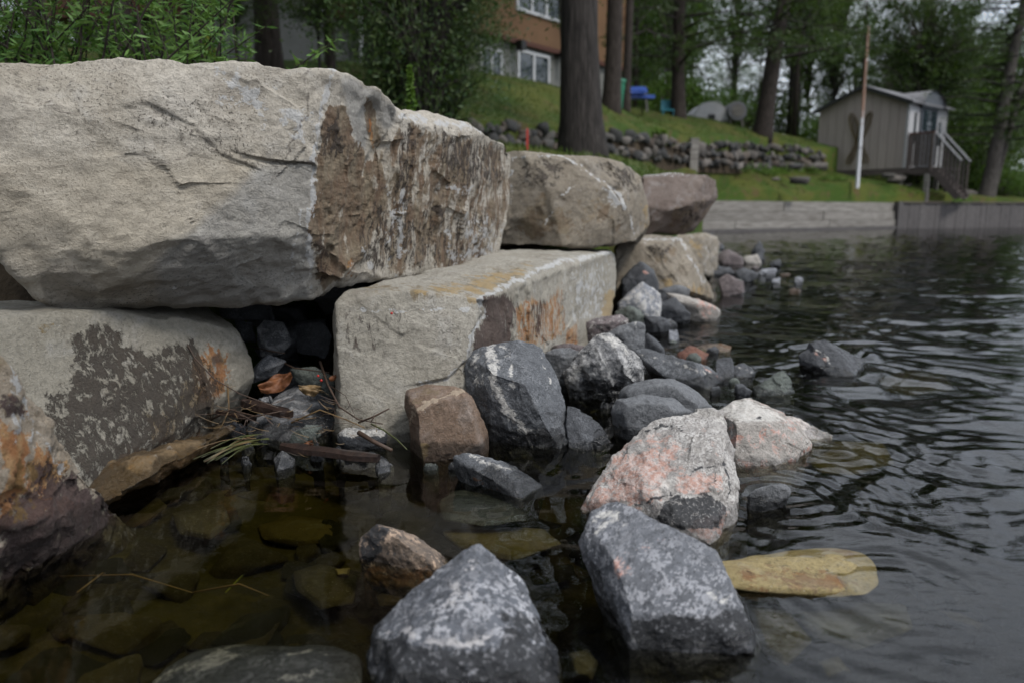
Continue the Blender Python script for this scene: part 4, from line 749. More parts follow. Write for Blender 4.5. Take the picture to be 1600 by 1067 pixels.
# rings pushed away by the stones that break the surface
for (cx_, cy_, a_, l_) in ((PZ(1300, 580)[0], PZ(1300, 580)[1], 0.0022, 0.11), (PZ(1210, 775)[0], PZ(1210, 775)[1], 0.0022, 0.07), (PZ(1400, 925)[0], PZ(1400, 925)[1], 0.0016, 0.06), (PZ(1290, 690)[0], PZ(1290, 690)[1], 0.002, 0.09)):
    rr = np.hypot(Xw - cx_, Yw - cy_) + 0.05 * fbm(q * 3, 4, 2); h += 2.0 * a_ * np.sin(rr / l_ * 6.28) * np.exp(-rr / 0.32) * np.clip(rr / 0.08, 0, 1) / amp
calm = np.exp(-(((Xw - 1.0) / 0.35) ** 2 + ((Yw - 1.25) / 0.32) ** 2))
h = h * amp * (1 - 0.8 * calm) * (0.35 + 0.65 / (1 + np.exp(-(Yw - 1.75) * 5)))
top = np.stack((Xw, Yw, h), 1)
edge = np.concatenate((i[0, :], i[1:, -1], i[-1, -2::-1], i[-2:0:-1, 0])); ne = len(edge)
e0 = top[edge]; outp = e0.copy(); cen = np.array((0.0, 5.0)); dirn = e0[:, :2] - cen; dirn /= np.linalg.norm(dirn, axis=1)[:, None]
outp[:, :2] = e0[:, :2] + dirn * np.where(e0[:, 1] > 3, 220, 12)[:, None]; outp[:, 2] = 0; low = outp.copy(); low[:, 2] = -4
nv = len(top); a = np.arange(ne); b = (a + 1) % ne
ring1 = np.stack((edge[a], nv + a, nv + b, edge[b]), 1); ring2 = np.stack((nv + a, nv + ne + a, nv + ne + b, nv + b), 1)
V = np.vstack((top, outp, low, [[0, 5, -4]])); ci = len(V) - 1
bot = np.stack((nv + ne + b, nv + ne + a, np.full(ne, ci), np.full(ne, ci)), 1)
faces = [tuple(map(int, r_)) for r_ in np.vstack((ring1, ring2))] + [tuple(map(int, r_[:3])) for r_ in bot]
me = bpy.data.meshes.new('water')
allf = np.vstack((fw, ring1, ring2)).astype(np.int32); tri = bot[:, :3].astype(np.int32)
me.vertices.add(len(V)); me.vertices.foreach_set('co', V.astype(np.float32).ravel())
me.loops.add(allf.size + tri.size); me.loops.foreach_set('vertex_index', np.concatenate((allf.ravel(), tri.ravel())))
me.polygons.add(len(allf) + len(tri)); me.polygons.foreach_set('loop_start', np.concatenate((np.arange(len(allf)) * 4, allf.size + np.arange(len(tri)) * 3)).astype(np.int32))
me.update(calc_edges=True); me.polygons.foreach_set('use_smooth', np.ones(len(me.polygons), bool))
bm = bmesh.new(); bm.from_mesh(me); bmesh.ops.recalc_face_normals(bm, faces=bm.faces); bm.to_mesh(me); bm.free()
t = NT('water')
co_ = t.coord('Object')
nb = t.math('ADD', t.noise(t.mapping(co_, scale=(1, 2.2, 1)), 26, 3, 0.55, 0.6), t.math('MULTIPLY', t.noise(co_, 70, 2, 0.5), 0.35))
sx = t.n('ShaderNodeSeparateXYZ'); t.set(sx.inputs[0], co_)
shel = t.ss(t.math('SUBTRACT', sx.outputs[0], t.math('MULTIPLY', t.math('SUBTRACT', sx.outputs[1], 2.0), 0.12)), -0.4, 1.3)
nrm = t.bump(t.math('MULTIPLY', nb, t.math('ADD', 0.10, t.math('MULTIPLY', shel, 0.9))), 0.30, 0.003)
fr = t.n('ShaderNodeFresnel'); fr.inputs['IOR'].default_value = 1.333; t.t.links.new(nrm, fr.inputs['Normal'])
tr = t.n('ShaderNodeBsdfTransparent'); tr.inputs['Color'].default_value = (0.93, 0.93, 0.88, 1)
gl = t.n('ShaderNodeBsdfGlossy'); gl.inputs['Roughness'].default_value = 0.0; t.t.links.new(nrm, gl.inputs['Normal'])
ms = t.n('ShaderNodeMixShader'); t.t.links.new(fr.outputs[0], ms.inputs[0]); t.t.links.new(tr.outputs[0], ms.inputs[1]); t.t.links.new(gl.outputs[0], ms.inputs[2])
t.t.links.new(ms.outputs[0], t.out.inputs['Surface'])
va = t.n('ShaderNodeVolumeAbsorption'); va.inputs['Color'].default_value = (0.60, 0.57, 0.28, 1); va.inputs['Density'].default_value = 9.0
t.t.links.new(va.outputs[0], t.out.inputs['Volume'])
link('water', me, t.m, kind='structure')
# ================================================================ the land behind the wall
def rbf(pts):
    pts = np.array(pts, float); xy = pts[:, :2]; n = len(pts)
    r = np.linalg.norm(xy[:, None] - xy[None], axis=2)
    A = np.zeros((n + 3, n + 3)); A[:n, :n] = r + np.eye(n) * 0.02; A[:n, n] = 1; A[:n, n + 1:] = xy; A[n, :n] = 1; A[n + 1:, :n] = xy.T
    w = np.linalg.solve(A, np.concatenate((pts[:, 2], [0, 0, 0])))
    def f(x, y):
        x = np.atleast_1d(np.asarray(x, float)); y = np.atleast_1d(np.asarray(y, float)); q = np.stack((x.ravel(), y.ravel()), 1)
        out = np.empty(len(q))
        for s in range(0, len(q), 20000):
            d = np.linalg.norm(q[s:s + 20000, None] - xy[None], axis=2); out[s:s + 20000] = d @ w[:n] + w[n] + q[s:s + 20000] @ w[n + 1:]
        return out.reshape(x.shape)
    return f
# foot and top of the dry stone wall, left (near) to right (far)
WALL = [(700, 232, 188, 12), (765, 232, 190, 13), (860, 236, 199, 15.5), (960, 241, 207, 18.5), (1010, 251, 209, 21), (1085, 260, 219, 26), (1170, 264, 221, 31.0), (1240, 266, 227, 34.5), (1290, 268, 234, 37.0)]
wfoot = np.array([P(a, b, d) for a, b, c, d in WALL]); wtop = np.array([P(a, c, d + 0.25) for a, b, c, d in WALL])
low_pts = [tuple(p) for p in wfoot] + [P(1010, 264, 9.5), P(1040, 285, 18), P(1125, 314, 27.8), P(1250, 315, 30.6), P(1395, 316, 33.8), P(1340, 283, 33), P(1200, 288, 30.5), P(1400, 288, 36), P(1500, 304, 37), P(1600, 314, 37.5), P(1560, 308, 38), P(1800, 314, 40),
           P(915, 242, 10.5), (-1.5, 3.6, 1.10), (0.0, 5.2, 1.05), (1.2, 7.2, 0.98), (-3, 4, 1.15), (-6, 5, 1.3), (2.2, 9.0, 0.95), P(640, 210, 9.0), (-4, 9, 1.9), (2.6, 12.0, 1.0), (-6, 12, 3.2), (22, 55, 1.8), (45, 60, 1.6), (5.0, 21.0, 1.05)]
lowf = rbf(low_pts)
up_pts = [tuple(p) for p in wtop] + [P(800, 133, 19), P(885, 141, 20), P(750, 119, 18.5), P(960, 163, 22), P(1060, 182, 31), P(1195, 207, 34), P(1120, 190, 33), P(1290, 226, 39), P(560, 104, 15), P(450, 98, 15), P(330, 93, 15), P(100, 93, 14),
          P(735, 120, 24), P(960, 165, 32), P(1100, 190, 44), P(1250, 217, 48), (-12, 26, 4.1), (0, 60, 4.0), (25, 60, 3.2), (-30, 40, 4.5), (40, 80, 3.0), (0, 120, 4.5), P(1430, 275, 46), P(1560, 302, 50), P(650, 205, 12)]
upf = rbf(up_pts)
t = NT('lawn'); co_ = t.coord('Object')
c = t.mix(t.ss(t.noise(co_, 0.7, 5, 0.6), 0.38, 0.62), (0.042, 0.082, 0.010), (0.095, 0.105, 0.020))
c = t.mix(t.ss(t.noise(co_, 1.6, 5, 0.65), 0.52, 0.68), c, (0.11, 0.075, 0.035)); c = t.mix(t.math('MULTIPLY', t.ss(t.noise(co_, 18, 4, 0.7), 0.4, 0.65), 0.6), c, (0.028, 0.045, 0.010))
t.bsdf(c, 0.95, t.bump(t.noise(co_, 12, 6, 0.75), 1.0, 0.08), 0.2); M_lawn = t.m
t = NT('soil'); co_ = t.coord('Object')
t.bsdf(t.mix(t.ss(t.noise(co_, 4, 6, 0.65), 0.35, 0.65), (0.030, 0.022, 0.014), (0.075, 0.055, 0.035)), 0.95, t.bump(t.noise(co_, 9, 6, 0.75), 1.0, 0.05), 0.2); M_soil = t.m

def wall_y(x):      # the dry stone wall's line: forward distance as a function of x
    return np.interp(x, wfoot[:, 0], wfoot[:, 1])
# lower lawn: from just behind the shore blocks up to the dry stone wall
shore = np.array([(-20, 3.4), (-3.0, 3.4), (-1.9, 3.3), (-0.95, 3.25), (-0.40, 4.6), (0.35, 5.6), (1.35, 7.4), (2.3, 9.4), (3.4, 14), (5.4, 22.0), (6.2, 27.1), (6.5, 27.6), (17.1, 34.7), (29, 39), (80, 50)])
def shore_y(x): return np.interp(x, shore[:, 0], shore[:, 1])
xs = np.concatenate((np.linspace(-20, -3, 18), np.linspace(-2.9, 18, 210), np.linspace(18.5, 80, 30))); ts = np.linspace(0, 1, 90) ** 1.5
X = np.repeat(xs[None], len(ts), 0); y0 = shore_y(X); y1 = np.where(X < wfoot[-1, 0], wall_y(X) + 0.3, 58.0); y1 = np.maximum(y1, y0 + 0.4)
Y = y0 + (y1 - y0) * ts[:, None]; Z = lowf(X, Y) + 0.03 * fbm(np.stack((X.ravel(), Y.ravel(), 0 * X.ravel()), 1) * 2.0, 5, 4).reshape(X.shape)
n, m = X.shape; X2 = np.vstack((X[:1], X)); Y2 = np.vstack((Y[:1] - 0.03, Y)); Z2 = np.vstack((np.full((1, m), -1.2), Z))
i = np.arange((n + 1) * m).reshape(n + 1, m); f = np.stack((i[:-1, :-1], i[:-1, 1:], i[1:, 1:], i[1:, :-1]), -1).reshape(-1, 4)
link('lower_lawn', mesh('lower_lawn', np.stack((X2.ravel(), Y2.ravel(), Z2.ravel()), 1), f), M_lawn, kind='structure')
# dark earth bank behind the joints of the shore wall
B = MB()
line = [(-4.5, 3.2), (-1.6, 3.2), (-0.45, 3.4), (0.35, 5.45), (1.35, 7.2), (2.2, 9.2)]
for k in range(len(line) - 1):
    a, b = line[k], line[k + 1]; B.add([(a[0], a[1], -0.5), (b[0], b[1], -0.5), (b[0] - 0.1, b[1] + 0.2, 0.95), (a[0] - 0.1, a[1] + 0.2, 0.95)], [(0, 1, 2, 3)])
B.build('earth_bank', M_soil, kind='structure')
v, f = star_rock([[P(-200, 385, 2.45), P(90, 400, 2.55), P(90, 500, 2.4), P(-200, 505, 2.3), P(-200, 360, 3.1), P(110, 380, 3.1), P(110, 480, 3.1), P(-200, 480, 3.1)]], 5, 12, 5, 4, .05)
v = v + 0.03 * fbm(v * 6, 5, 4)[:, None] * np.array((1, 1, 1)); link('dark_gap_fill', mesh('dark_gap_fill', v, f), M_soil, kind='structure')  # added dark soil mass so the gap under the big block reads black
# upper lawn
xs = np.concatenate((np.linspace(-90, -14, 30), np.linspace(-13, 16, 200), np.linspace(17, 160, 50))); ts = np.linspace(0, 1, 150) ** 2.0
X = np.repeat(xs[None], len(ts), 0)
ystart = np.where(X <= wfoot[-1, 0], wall_y(X) + 0.22, wfoot[-1, 1] + 0.2 + (X - wfoot[-1, 0]) * 1.1); ystart = np.where(X < wfoot[0, 0], wfoot[0, 1] + 0.2, ystart)
Y = ystart + (170 - ystart) * ts[:, None]; Z = upf(X, Y) + 0.05 * fbm(np.stack((X.ravel(), Y.ravel(), 0 * X.ravel()), 1) * 1.2, 6, 4).reshape(X.shape)
n, m = X.shape; X2 = np.vstack((X[:1], X)); Y2 = np.vstack((Y[:1], Y)); Z2 = np.vstack((lowf(X[:1], Y[:1]) - 0.3, Z))
i = np.arange((n + 1) * m).reshape(n + 1, m); f = np.stack((i[:-1, :-1], i[:-1, 1:], i[1:, 1:], i[1:, :-1]), -1).reshape(-1, 4)
link('hillside_lawn', mesh('hillside_lawn', np.stack((X2.ravel(), Y2.ravel(), Z2.ravel()), 1), f), M_lawn, kind='structure')
# distant ground and far hill
B = MB(); B.add([(-600, 150, 3.0), (600, 150, 0.5), (600, 900, 0.5), (-600, 900, 3.0)], [(0, 1, 2, 3)]); B.build('far_ground', M_lawn, kind='structure')
t = NT('far_woods'); co_ = t.coord('Object'); t.bsdf(t.mix(t.noise(co_, 0.2, 6, 0.7), (0.018, 0.04, 0.016), (0.05, 0.09, 0.04)), 1.0, t.bump(t.noise(co_, 0.3, 5, 0.7), 1.0, 3.0), 0.1); M_far = t.m
xs = np.linspace(-300, 420, 120); ts = np.linspace(0, 1, 20); X = np.repeat(xs[None], 20, 0); Y = 210 + 0 * X + ts[:, None] * 90
Z = 0.5 + (10 + 7 * np.sin(X * 0.011 + 1.0) + 2.2 * fbm(np.stack((X.ravel() * 0.09, Y.ravel() * 0.05, 0 * X.ravel()), 1), 8, 4).reshape(X.shape)) * np.sin(ts[:, None] * math.pi) ** 0.7
i = np.arange(20 * 120).reshape(20, 120); f = np.stack((i[:-1, :-1], i[:-1, 1:], i[1:, 1:], i[1:, :-1]), -1).reshape(-1, 4)
link('far_hill', mesh('far_hill', np.stack((X.ravel(), Y.ravel(), Z.ravel()), 1), f), M_far, kind='structure')

# ---------------------------------------------------------------- simple materials
def plain(name, c1, c2=None, rough=0.8, scale=6, stretch=(1, 1, 1), bump=0.3, bd=0.01, spec=0.4, **k):
    t = NT(name); co = t.mapping(t.coord(), scale=stretch); r = t.objrand()
    v = t.n('ShaderNodeVectorMath', operation='ADD'); t.set(v.inputs[0], co); cmb = t.n('ShaderNodeCombineXYZ'); t.set(cmb.inputs[0], t.math('MULTIPLY', r, 37)); t.set(cmb.inputs[1], t.math('MULTIPLY', r, 11)); t.t.links.new(cmb.outputs[0], v.inputs[1])
    c2 = c2 or mixc(c1, (0, 0, 0), 0.35); n = t.noise(v.outputs[0], scale, 6, 0.65)
    col = t.mix(t.ss(n, 0.32, 0.68), c1, c2); col = t.mix(t.math('MULTIPLY', r, 0.3), col, mixc(c2, (0, 0, 0), 0.4))
    t.bsdf(col, rough, t.bump(n, bump, bd), spec, **k); return t.m
M_wallst = [plain('field_stone_%s' % w, a, b, 0.9, 9, bump=0.7, bd=0.03) for w, a, b in (('grey', (0.10, 0.093, 0.085), (0.05, 0.048, 0.044)), ('brown', (0.12, 0.097, 0.08), (0.06, 0.05, 0.043)), ('pale', (0.18, 0.16, 0.145), (0.09, 0.082, 0.075)), ('dark', (0.06, 0.06, 0.06), (0.03, 0.03, 0.03)))]
M_timber = plain('weathered_timber', (0.30, 0.285, 0.265), (0.12, 0.108, 0.095), 0.9, 3, (0.5, 6, 9), 0.6, 0.01)
M_sheet = plain('dark_weathered_planks', (0.13, 0.12, 0.12), (0.07, 0.065, 0.065), 0.9, 5, (8, 8, 1.2), 0.5, 0.01)
M_siding = plain('shed_siding', (0.39, 0.335, 0.31), (0.34, 0.295, 0.27), 0.8, 3, (5, 5, 0.6), 0.15)
M_trim = plain('white_trim', (0.42, 0.42, 0.43), (0.36, 0.36, 0.37), 0.6, 4, bump=0.05)
M_roof = plain('grey_shingle', (0.22, 0.22, 0.235), (0.15, 0.15, 0.16), 0.85, 20, bump=0.5)
M_fascia = plain('dark_trim', (0.03, 0.032, 0.032), None, 0.7)
M_deckw = plain('deck_wood', (0.14, 0.115, 0.105), (0.08, 0.065, 0.06), 0.9, 5, (3, 3, 3), 0.4)
M_rail = plain('greyed_rail', (0.30, 0.30, 0.32), (0.2, 0.2, 0.2), 0.8)
M_tanw = plain('tan_siding', (0.18, 0.10, 0.05), (0.155, 0.085, 0.043), 0.85, 1.5, bump=0.1)
M_gray = plain('grey_foundation', (0.23, 0.23, 0.215), (0.18, 0.18, 0.165), 0.9, 2, bump=0.2)
M_redw = plain('red_brown_boards', (0.12, 0.05, 0.035), (0.075, 0.03, 0.022), 0.85, 4, (1, 1, 9), 0.3)
M_frame = plain('window_frame_white', (0.62, 0.62, 0.63), (0.55, 0.55, 0.56), 0.5, bump=0.02)
t = NT('window_glass'); t.bsdf((0.02, 0.03, 0.035), 0.05, None, 0.9); M_glass = t.m
M_metal_dark = plain('black_metal', (0.02, 0.02, 0.02), None, 0.5)

# ---------------------------------------------------------------- dry stone wall
sw_o = P(1010, 251, 21)
stw = empty('stone_wall', sw_o, 'long dry stone retaining wall of grey field stones across the lawn', 'stone wall')
base_st = []
for k in range(6):
    r = random.Random(900 + k); h = [(r.uniform(-1, 1), r.uniform(-.8, .8), r.uniform(-.75, .75)) for _ in range(16)]
    v, f = star_rock([h], 2, 60, 900 + k, 7, 0.12); v = v + 0.06 * fbm(v * 1.6 + k, k, 3)[:, None] * v; base_st.append((v, f))
st_mesh = []
for k in range(16):
    v, f = base_st[k % 6]; me = mesh('field_stone', v, f); me.materials.append(M_wallst[(k * 7 + k // 6) % 4]); st_mesh.append(me)
seg = np.linalg.norm(np.diff(wfoot, axis=0), axis=1); cum = np.concatenate(([0], np.cumsum(seg))); r = random.Random(5)
inv = Matrix.Translation(Vector(sw_o)).inverted(); cntst = 0; rest_v = MB()
s = 0.0
for row in range(6):
    s = r.uniform(0, 0.3)
    while s < cum[-1] - 0.05:
        fx = [np.interp(s, cum, wfoot[:, j]) for j in range(3)]; hz = np.interp(s, cum, wtop[:, 2]) - fx[2]
        rows = max(2, round(hz / (0.17 + 0.007 * fx[1])));
        size = r.choice((r.uniform(0.06, 0.11), r.uniform(0.10, 0.19))) * (0.9 + 0.035 * np.interp(s, cum, wfoot[:, 1])) * (0.85 if row > 1 else 1.05) * (0.7 if r.random() < .25 else 1); s += size * 1.5
        if row >= rows: continue
        z = fx[2] + (row + 0.45 + r.uniform(-0.3, 0.3)) * hz / rows; y = fx[1] + 0.02 + row * 0.05 + r.uniform(-0.12, 0.10)
        k = r.randrange(16)
        if cntst < 300:
            o = link('field_stone', st_mesh[k], parent=stw); o.location = (fx[0] - sw_o[0], y - sw_o[1], z - sw_o[2]); cntst += 1
            o.scale = (size * r.uniform(.8, 1.25), size * 0.8, min(size * 1.1, hz / rows * r.uniform(0.66, 1.0))); o.rotation_euler = (r.uniform(-.5, .5), r.uniform(-.6, .6), r.uniform(-3, 3))
print('wall stones', cntst)
wc = MB()        # earth core behind the faces
for k in range(len(wfoot) - 1):
    a, b, c, d = wfoot[k], wfoot[k + 1], wtop[k], wtop[k + 1]
    wc.add([(a[0] - sw_o[0], a[1] + 0.12 - sw_o[1], a[2] - 0.2 - sw_o[2]), (b[0] - sw_o[0], b[1] + 0.12 - sw_o[1], b[2] - 0.2 - sw_o[2]), (d[0] - sw_o[0], d[1] + 0.05 - sw_o[1], d[2] - 0.05 - sw_o[2]), (c[0] - sw_o[0], c[1] + 0.05 - sw_o[1], c[2] - 0.05 - sw_o[2])], [(0, 1, 2, 3)])
wc.build('earth_core', M_soil, stw)
pb = P(1083, 261, 25.3); B = MB(); B.box(-.13, .13, -.13, .13, -.2, 0.84); B.box(-.145, .145, -.145, .145, .84, .88)
B.build('wooden_post', M_timber, loc=pb, label='short grey square post standing in front of the stone wall', cat='post')
pb = P(824, 222, 9.5); B = MB(); B.box(-.014, .014, -.008, .008, -.2, 0.13); B.add([(-.014, -.008, .13), (.014, -.008, .13), (.014, .008, .13), (-.014, .008, .13), (0, 0, .17)], [(0, 1, 4), (1, 2, 4), (2, 3, 4), (3, 0, 4)])
t = NT('stake_red'); t.bsdf((0.32, 0.03, 0.02), 0.7); B.build('survey_stake', t.m, loc=pb, label='small bright red stake before the stone wall, left of the big pine', cat='stake')

# ---------------------------------------------------------------- retaining walls of the far shore
def P3(px, py, d): return Vector(P(px, py, d))
a = Vector((P(1085, 330, 27)[0], 27, 0)); b = Vector((P(1404, 330, 34)[0], 34, 0)); L = (b - a).length; ang = math.atan2(b.y - a.y, b.x - a.x)
tw = empty('timber_retaining_wall', a, 'low retaining wall of pale horizontal timbers at the far water edge', 'retaining wall', rot=ang)
zt = 1.10
for k, (z0, z1) in enumerate(((-0.35, 0.10), (0.115, 0.40), (0.415, 0.74), (0.755, 1.12))):
    x = -8.0 + 1.1 * k
    while x < L:
        e = min(L, x + 4.2 + 0.7 * ((k * 3 + int(x)) % 3)); B = MB(); B.box(x, e - 0.02, -0.05 + 0.07 * k + 0.012 * ((int(x * 3) + k) % 3), 0.32 + 0.05 * k, z0, z1); B.build('timber', M_timber if k else M_sheet, tw); x = e
c = Vector((P(1720, 330, 38)[0], 38, 0)); L2 = (c - b).length; ang2 = math.atan2(c.y - b.y, c.x - b.x)
vw = empty('plank_retaining_wall', b, 'darker retaining wall of upright planks on the right of the far shore', 'retaining wall', rot=ang2)
x = 0.0; k = 0
B = MB(); B.box(0, 0.30, 0.30, 0.31, -1.2, 1.14)
me_p = []
for v in range(3):
    Bq = MB(); Bq.box(0, 0.29, 0.012 * v, 0.07 + 0.012 * v, -1.0, 1.09 + 0.01 * v); me_p.append(mesh('plank', Bq.v, Bq.f, False)); me_p[-1].materials.append(M_sheet)
while x < L2:
    o = link('plank', me_p[(k * 5 + k // 3) % 3], parent=vw); o.location = (x, 0, 0); x += 0.30; k += 1
B = MB(); B.box(-0.02, L2, -0.05, 0.26, 1.115, 1.17); B.build('cap_board', M_deckw, vw)
# end post at the corner of the two walls
B = MB(); B.box(-.12, .12, -.12, .12, -1, 1.16); B.build('corner_post', M_sheet, vw)

# ---------------------------------------------------------------- the shed
dS = 36.0; SS_ = 1.263; cR = Vector(P(1413, 262, dS)); th = math.radians(-50)      # near right corner of the gable wall, at floor level
shed = empty('shed', cR, 'grey shed on posts with an arched dormer over its door', 'shed', rot=th); shed.scale = (SS_, SS_, SS_)
Wd, Dp, He, Ha = 3.35, 3.3, 2.32, 2.98
# local frame: x to the right along the gable wall (0 = near right corner), y away from the viewer
S = MB(); S.add([(-Wd, 0, 0), (0, 0, 0), (0, 0, He), (-Wd / 2, 0, Ha), (-Wd, 0, He), (-Wd, Dp, 0), (0, Dp, 0), (0, Dp, He), (-Wd / 2, Dp, Ha), (-Wd, Dp, He)],
      [(0, 1, 2, 3, 4), (9, 8, 7, 6, 5), (1, 6, 7, 2), (5, 0, 4, 9), (0, 5, 6, 1)]); S.build('wall', M_siding, shed)
me_b = None
for k in range(10):
    x = -Wd + (k + 0.5) * Wd / 10; hz = He + (Ha - He) * (1 - abs(x + Wd / 2) / (Wd / 2)) - 0.05
    B = MB(); B.box(x - Wd / 20 + 0.012, x + Wd / 20 - 0.012, -0.022, 0, -0.02, hz); B.build('siding_board', M_siding, shed)
for x0, x1 in ((-Wd - 0.03, -Wd + 0.06),): B = MB(); B.box(x0, x1, -0.035, -0.022, -0.02, He); B.build('corner_board', M_siding, shed)
B = MB(); B.box(-0.06, 0.035, -0.036, 0.0, -0.02, He); B.build('corner_board', M_trim, shed)
def slab(a, b, w0, w1, th_, mat, name, par):
    B = MB(); B.add([(a[0], w0, a[1]), (b[0], w0, b[1]), (b[0], w1, b[1]), (a[0], w1, a[1]), (a[0], w0, a[1] + th_), (b[0], w0, b[1] + th_), (b[0], w1, b[1] + th_), (a[0], w1, a[1] + th_)], [(0, 3, 2, 1), (4, 5, 6, 7), (0, 1, 5, 4), (1, 2, 6, 5), (2, 3, 7, 6), (3, 0, 4, 7)]); return B.build(name, mat, par)
slab((-Wd / 2, Ha + .02), (0.22, He - 0.08), -0.2, Dp + 0.2, 0.06, M_roof, 'roof_slope', shed); slab((-Wd - 0.22, He - 0.08), (-Wd / 2, Ha + .02), -0.2, Dp + 0.2, 0.06, M_roof, 'roof_slope', shed)
slab((-Wd / 2, Ha - .07), (0.22, He - 0.17), -0.235, -0.2, 0.13, M_fascia, 'fascia', shed); slab((-Wd - 0.22, He - 0.17), (-Wd / 2, Ha - .07), -0.235, -0.2, 0.13, M_fascia, 'fascia', shed)
# pale side wall with narrow window, door and arched dormer
B = MB(); B.box(0.003, 0.03, 0.0, Dp, 0, He - 0.05); B.build('side_wall', M_trim, shed)
wn_ = MB(); wn_.box(0.03, 0.06, 0.42, 0.56, 0.9, 1.95); fr_ = wn_.build('window', M_fascia, shed); B = MB(); B.box(0.06, 0.065, 0.44, 0.54, 0.94, 1.91); B.build('pane', M_glass, fr_)
wn_ = MB(); wn_.box(0.03, 0.06, 2.55, 2.75, 0.9, 1.75); fr_ = wn_.build('window', M_fascia, shed); B = MB(); B.box(0.06, 0.065, 2.58, 2.72, 0.94, 1.71); B.build('pane', M_glass, fr_)
M_door = plain('slate_blue_door', (0.09, 0.10, 0.12), (0.07, 0.08, 0.09), 0.6)
B = MB(); B.box(0.03, 0.10, 0.85, 2.25, 0.02, 2.25); dr = B.build('door', M_door, shed)
for y0 in (0.95, 1.60):
    B = MB(); B.box(0.10, 0.11, y0, y0 + 0.55, 1.35, 2.1); B.build('pane', M_glass, dr)
B = MB(); n = 12; ring = [(1.55 + 0.95 * math.cos(math.pi * k / n), 2.22 + 0.58 * math.sin(math.pi * k / n)) for k in range(n + 1)]
vs = [(0.28, y, z) for y, z in ring] + [(-1.2, y, z) for y, z in ring] + [(0.28, 0.5 * (y - 1.55) * 1.82 + 1.55, (z - 2.22) * 0.85 + 2.20) for y, z in ring]
B.add(vs, [(k, k + 1, n + 2 + k, n + 1 + k) for k in range(n)]); B.build('dormer_roof', M_roof, shed)
B = MB(); B.add([(0.20, y * 0.97 + 1.55 * 0.03, z - 0.03) for y, z in ring], [tuple(range(n + 1))]); B.build('dormer_face', M_door, shed)
# floor beams, posts
B = MB(); B.box(-Wd, 0.02, -0.02, 0.08, -0.24, -0.03); B.build('floor_beam', M_deckw, shed); B = MB(); B.box(-0.08, 0.02, 0.09, Dp, -0.24, -0.03); B.build('floor_beam', M_deckw, shed)
for x, y, w in ((-3.1, 0.1, .16), (-1.6, 0.15, .14), (-0.15, 0.02, .17), (-0.1, Dp - .2, .14), (0.78, 0.1, .15), (0.78, 2.2, .14), (-3.1, Dp - .2, .14)):
    B = MB(); B.box(x - w / 2, x + w / 2, y - w / 2, y + w / 2, -1.5, -0.245); B.build('post', M_timber, shed)
# deck with board rail, and stairs down to the right
dk = [(0.06, 1.28)]
for k in range(9):
    y = 0.12 + k * 0.27; B = MB(); B.box(0.12, 0.88, y, y + 0.25, -0.04, 0.0); B.build('deck_board', M_deckw, shed)
B = MB(); B.box(0.12, 0.88, 0.08, 0.12, -0.24, -0.045); B.build('deck_beam', M_deckw, shed)
B = MB(); B.box(0.06, 0.94, 0.03, 0.13, 1.15, 1.21); B.build('rail', M_redw, shed)
for k in range(6):
    x = 0.12 + k * 0.13; B = MB(); B.box(x, x + 0.105, 0.06, 0.085, 0.02, 1.14); B.build('baluster', M_deckw, shed)
for x in (0.1, 0.88): B = MB(); B.box(x - 0.05, x + 0.05, 0.0, 0.06, -0.2, 1.15); B.build('rail_post', M_deckw, shed)
for y in (0.12, 0.9):
    B = MB(); B.bar((0.9, y, 1.2), (1.85, y, 0.15), 0.12, 0.05); B.build('stair_rail', M_rail, shed)
    B = MB(); B.bar((0.9, y, -0.1), (1.85, y, -1.1), 0.05, 0.24); B.build('stringer', M_deckw, shed)
    for k in range(7):
        u = 0.98 + k * 0.135; zz = 1.2 - (u - 0.9) / 0.95 * 1.05; B = MB(); B.box(u - .03, u + .03, y - .02, y + .02, zz - 1.1, zz - 0.03); B.build('baluster', M_deckw, shed)
for k in range(9):
    u = 0.98 + k * 0.107; zz = -0.05 - (u - 0.9) / 0.95 * 1.05; B = MB(); B.box(u - .07, u + .07, 0.15, 0.87, zz - .04, zz); B.build('stair_tread', M_deckw, shed)
# crossed snowshoes hung on the gable wall
M_shoe = plain('snowshoe_wood', (0.17, 0.12, 0.055), (0.10, 0.07, 0.03), 0.8, 12, bump=0.5)
def snowshoe(tilt, label, sg):
    mid = Matrix.Translation(Vector((-1.72, -0.06 - 0.03 * (sg > 0), 1.12))) @ Matrix.Rotation(tilt, 4, 'Y')
    o = empty('snowshoe', (0, 0, 0), label, 'snowshoe', 'crossed snowshoes on the shed'); o.matrix_world = Matrix.Translation(cR) @ Matrix.Rotation(th, 4, 'Z') @ Matrix.Scale(SS_, 4) @ mid
    prof = lambda u: 0.155 * math.sin(math.pi * min(1, max(0, (u + 0.62) / 1.72))) ** 0.6 if u > -0.62 else 0.0
    us = [-1.0, -0.8, -0.62, -0.5, -0.3, 0, 0.3, 0.6, 0.85, 1.0, 1.08]
    pr = {-1.0: .085, -0.8: .10, -0.62: .085, -0.5: .06, -0.3: .075, 0: .12, 0.3: .15, 0.6: .155, 0.85: .12, 1.0: .07, 1.08: .0}
    B = MB(); B.tube([(-pr[u], 0, u * 0.95) for u in us] + [(pr[u], 0, u * 0.95) for u in us[::-1][1:]] + [(-pr[-1.0], 0, -.95)], 0.022, 5); B.build('wooden_frame', M_shoe, o)
    B = MB()
    for u in np.linspace(-0.9, 1.0, 24):
        w = np.interp(u, us, [pr[q] for q in us]); B.bar((-w, 0, u * .95), (w, 0, u * .95 + 0.05), 0.012); B.bar((-w, 0.004, u * .95 + 0.05), (w, 0.004, u * .95), 0.012)
    B.build('webbing', M_shoe, o); B = MB(); B.box(-.07, .07, -.03, 0, -.06, .03); B.build('binding', M_fascia, o)
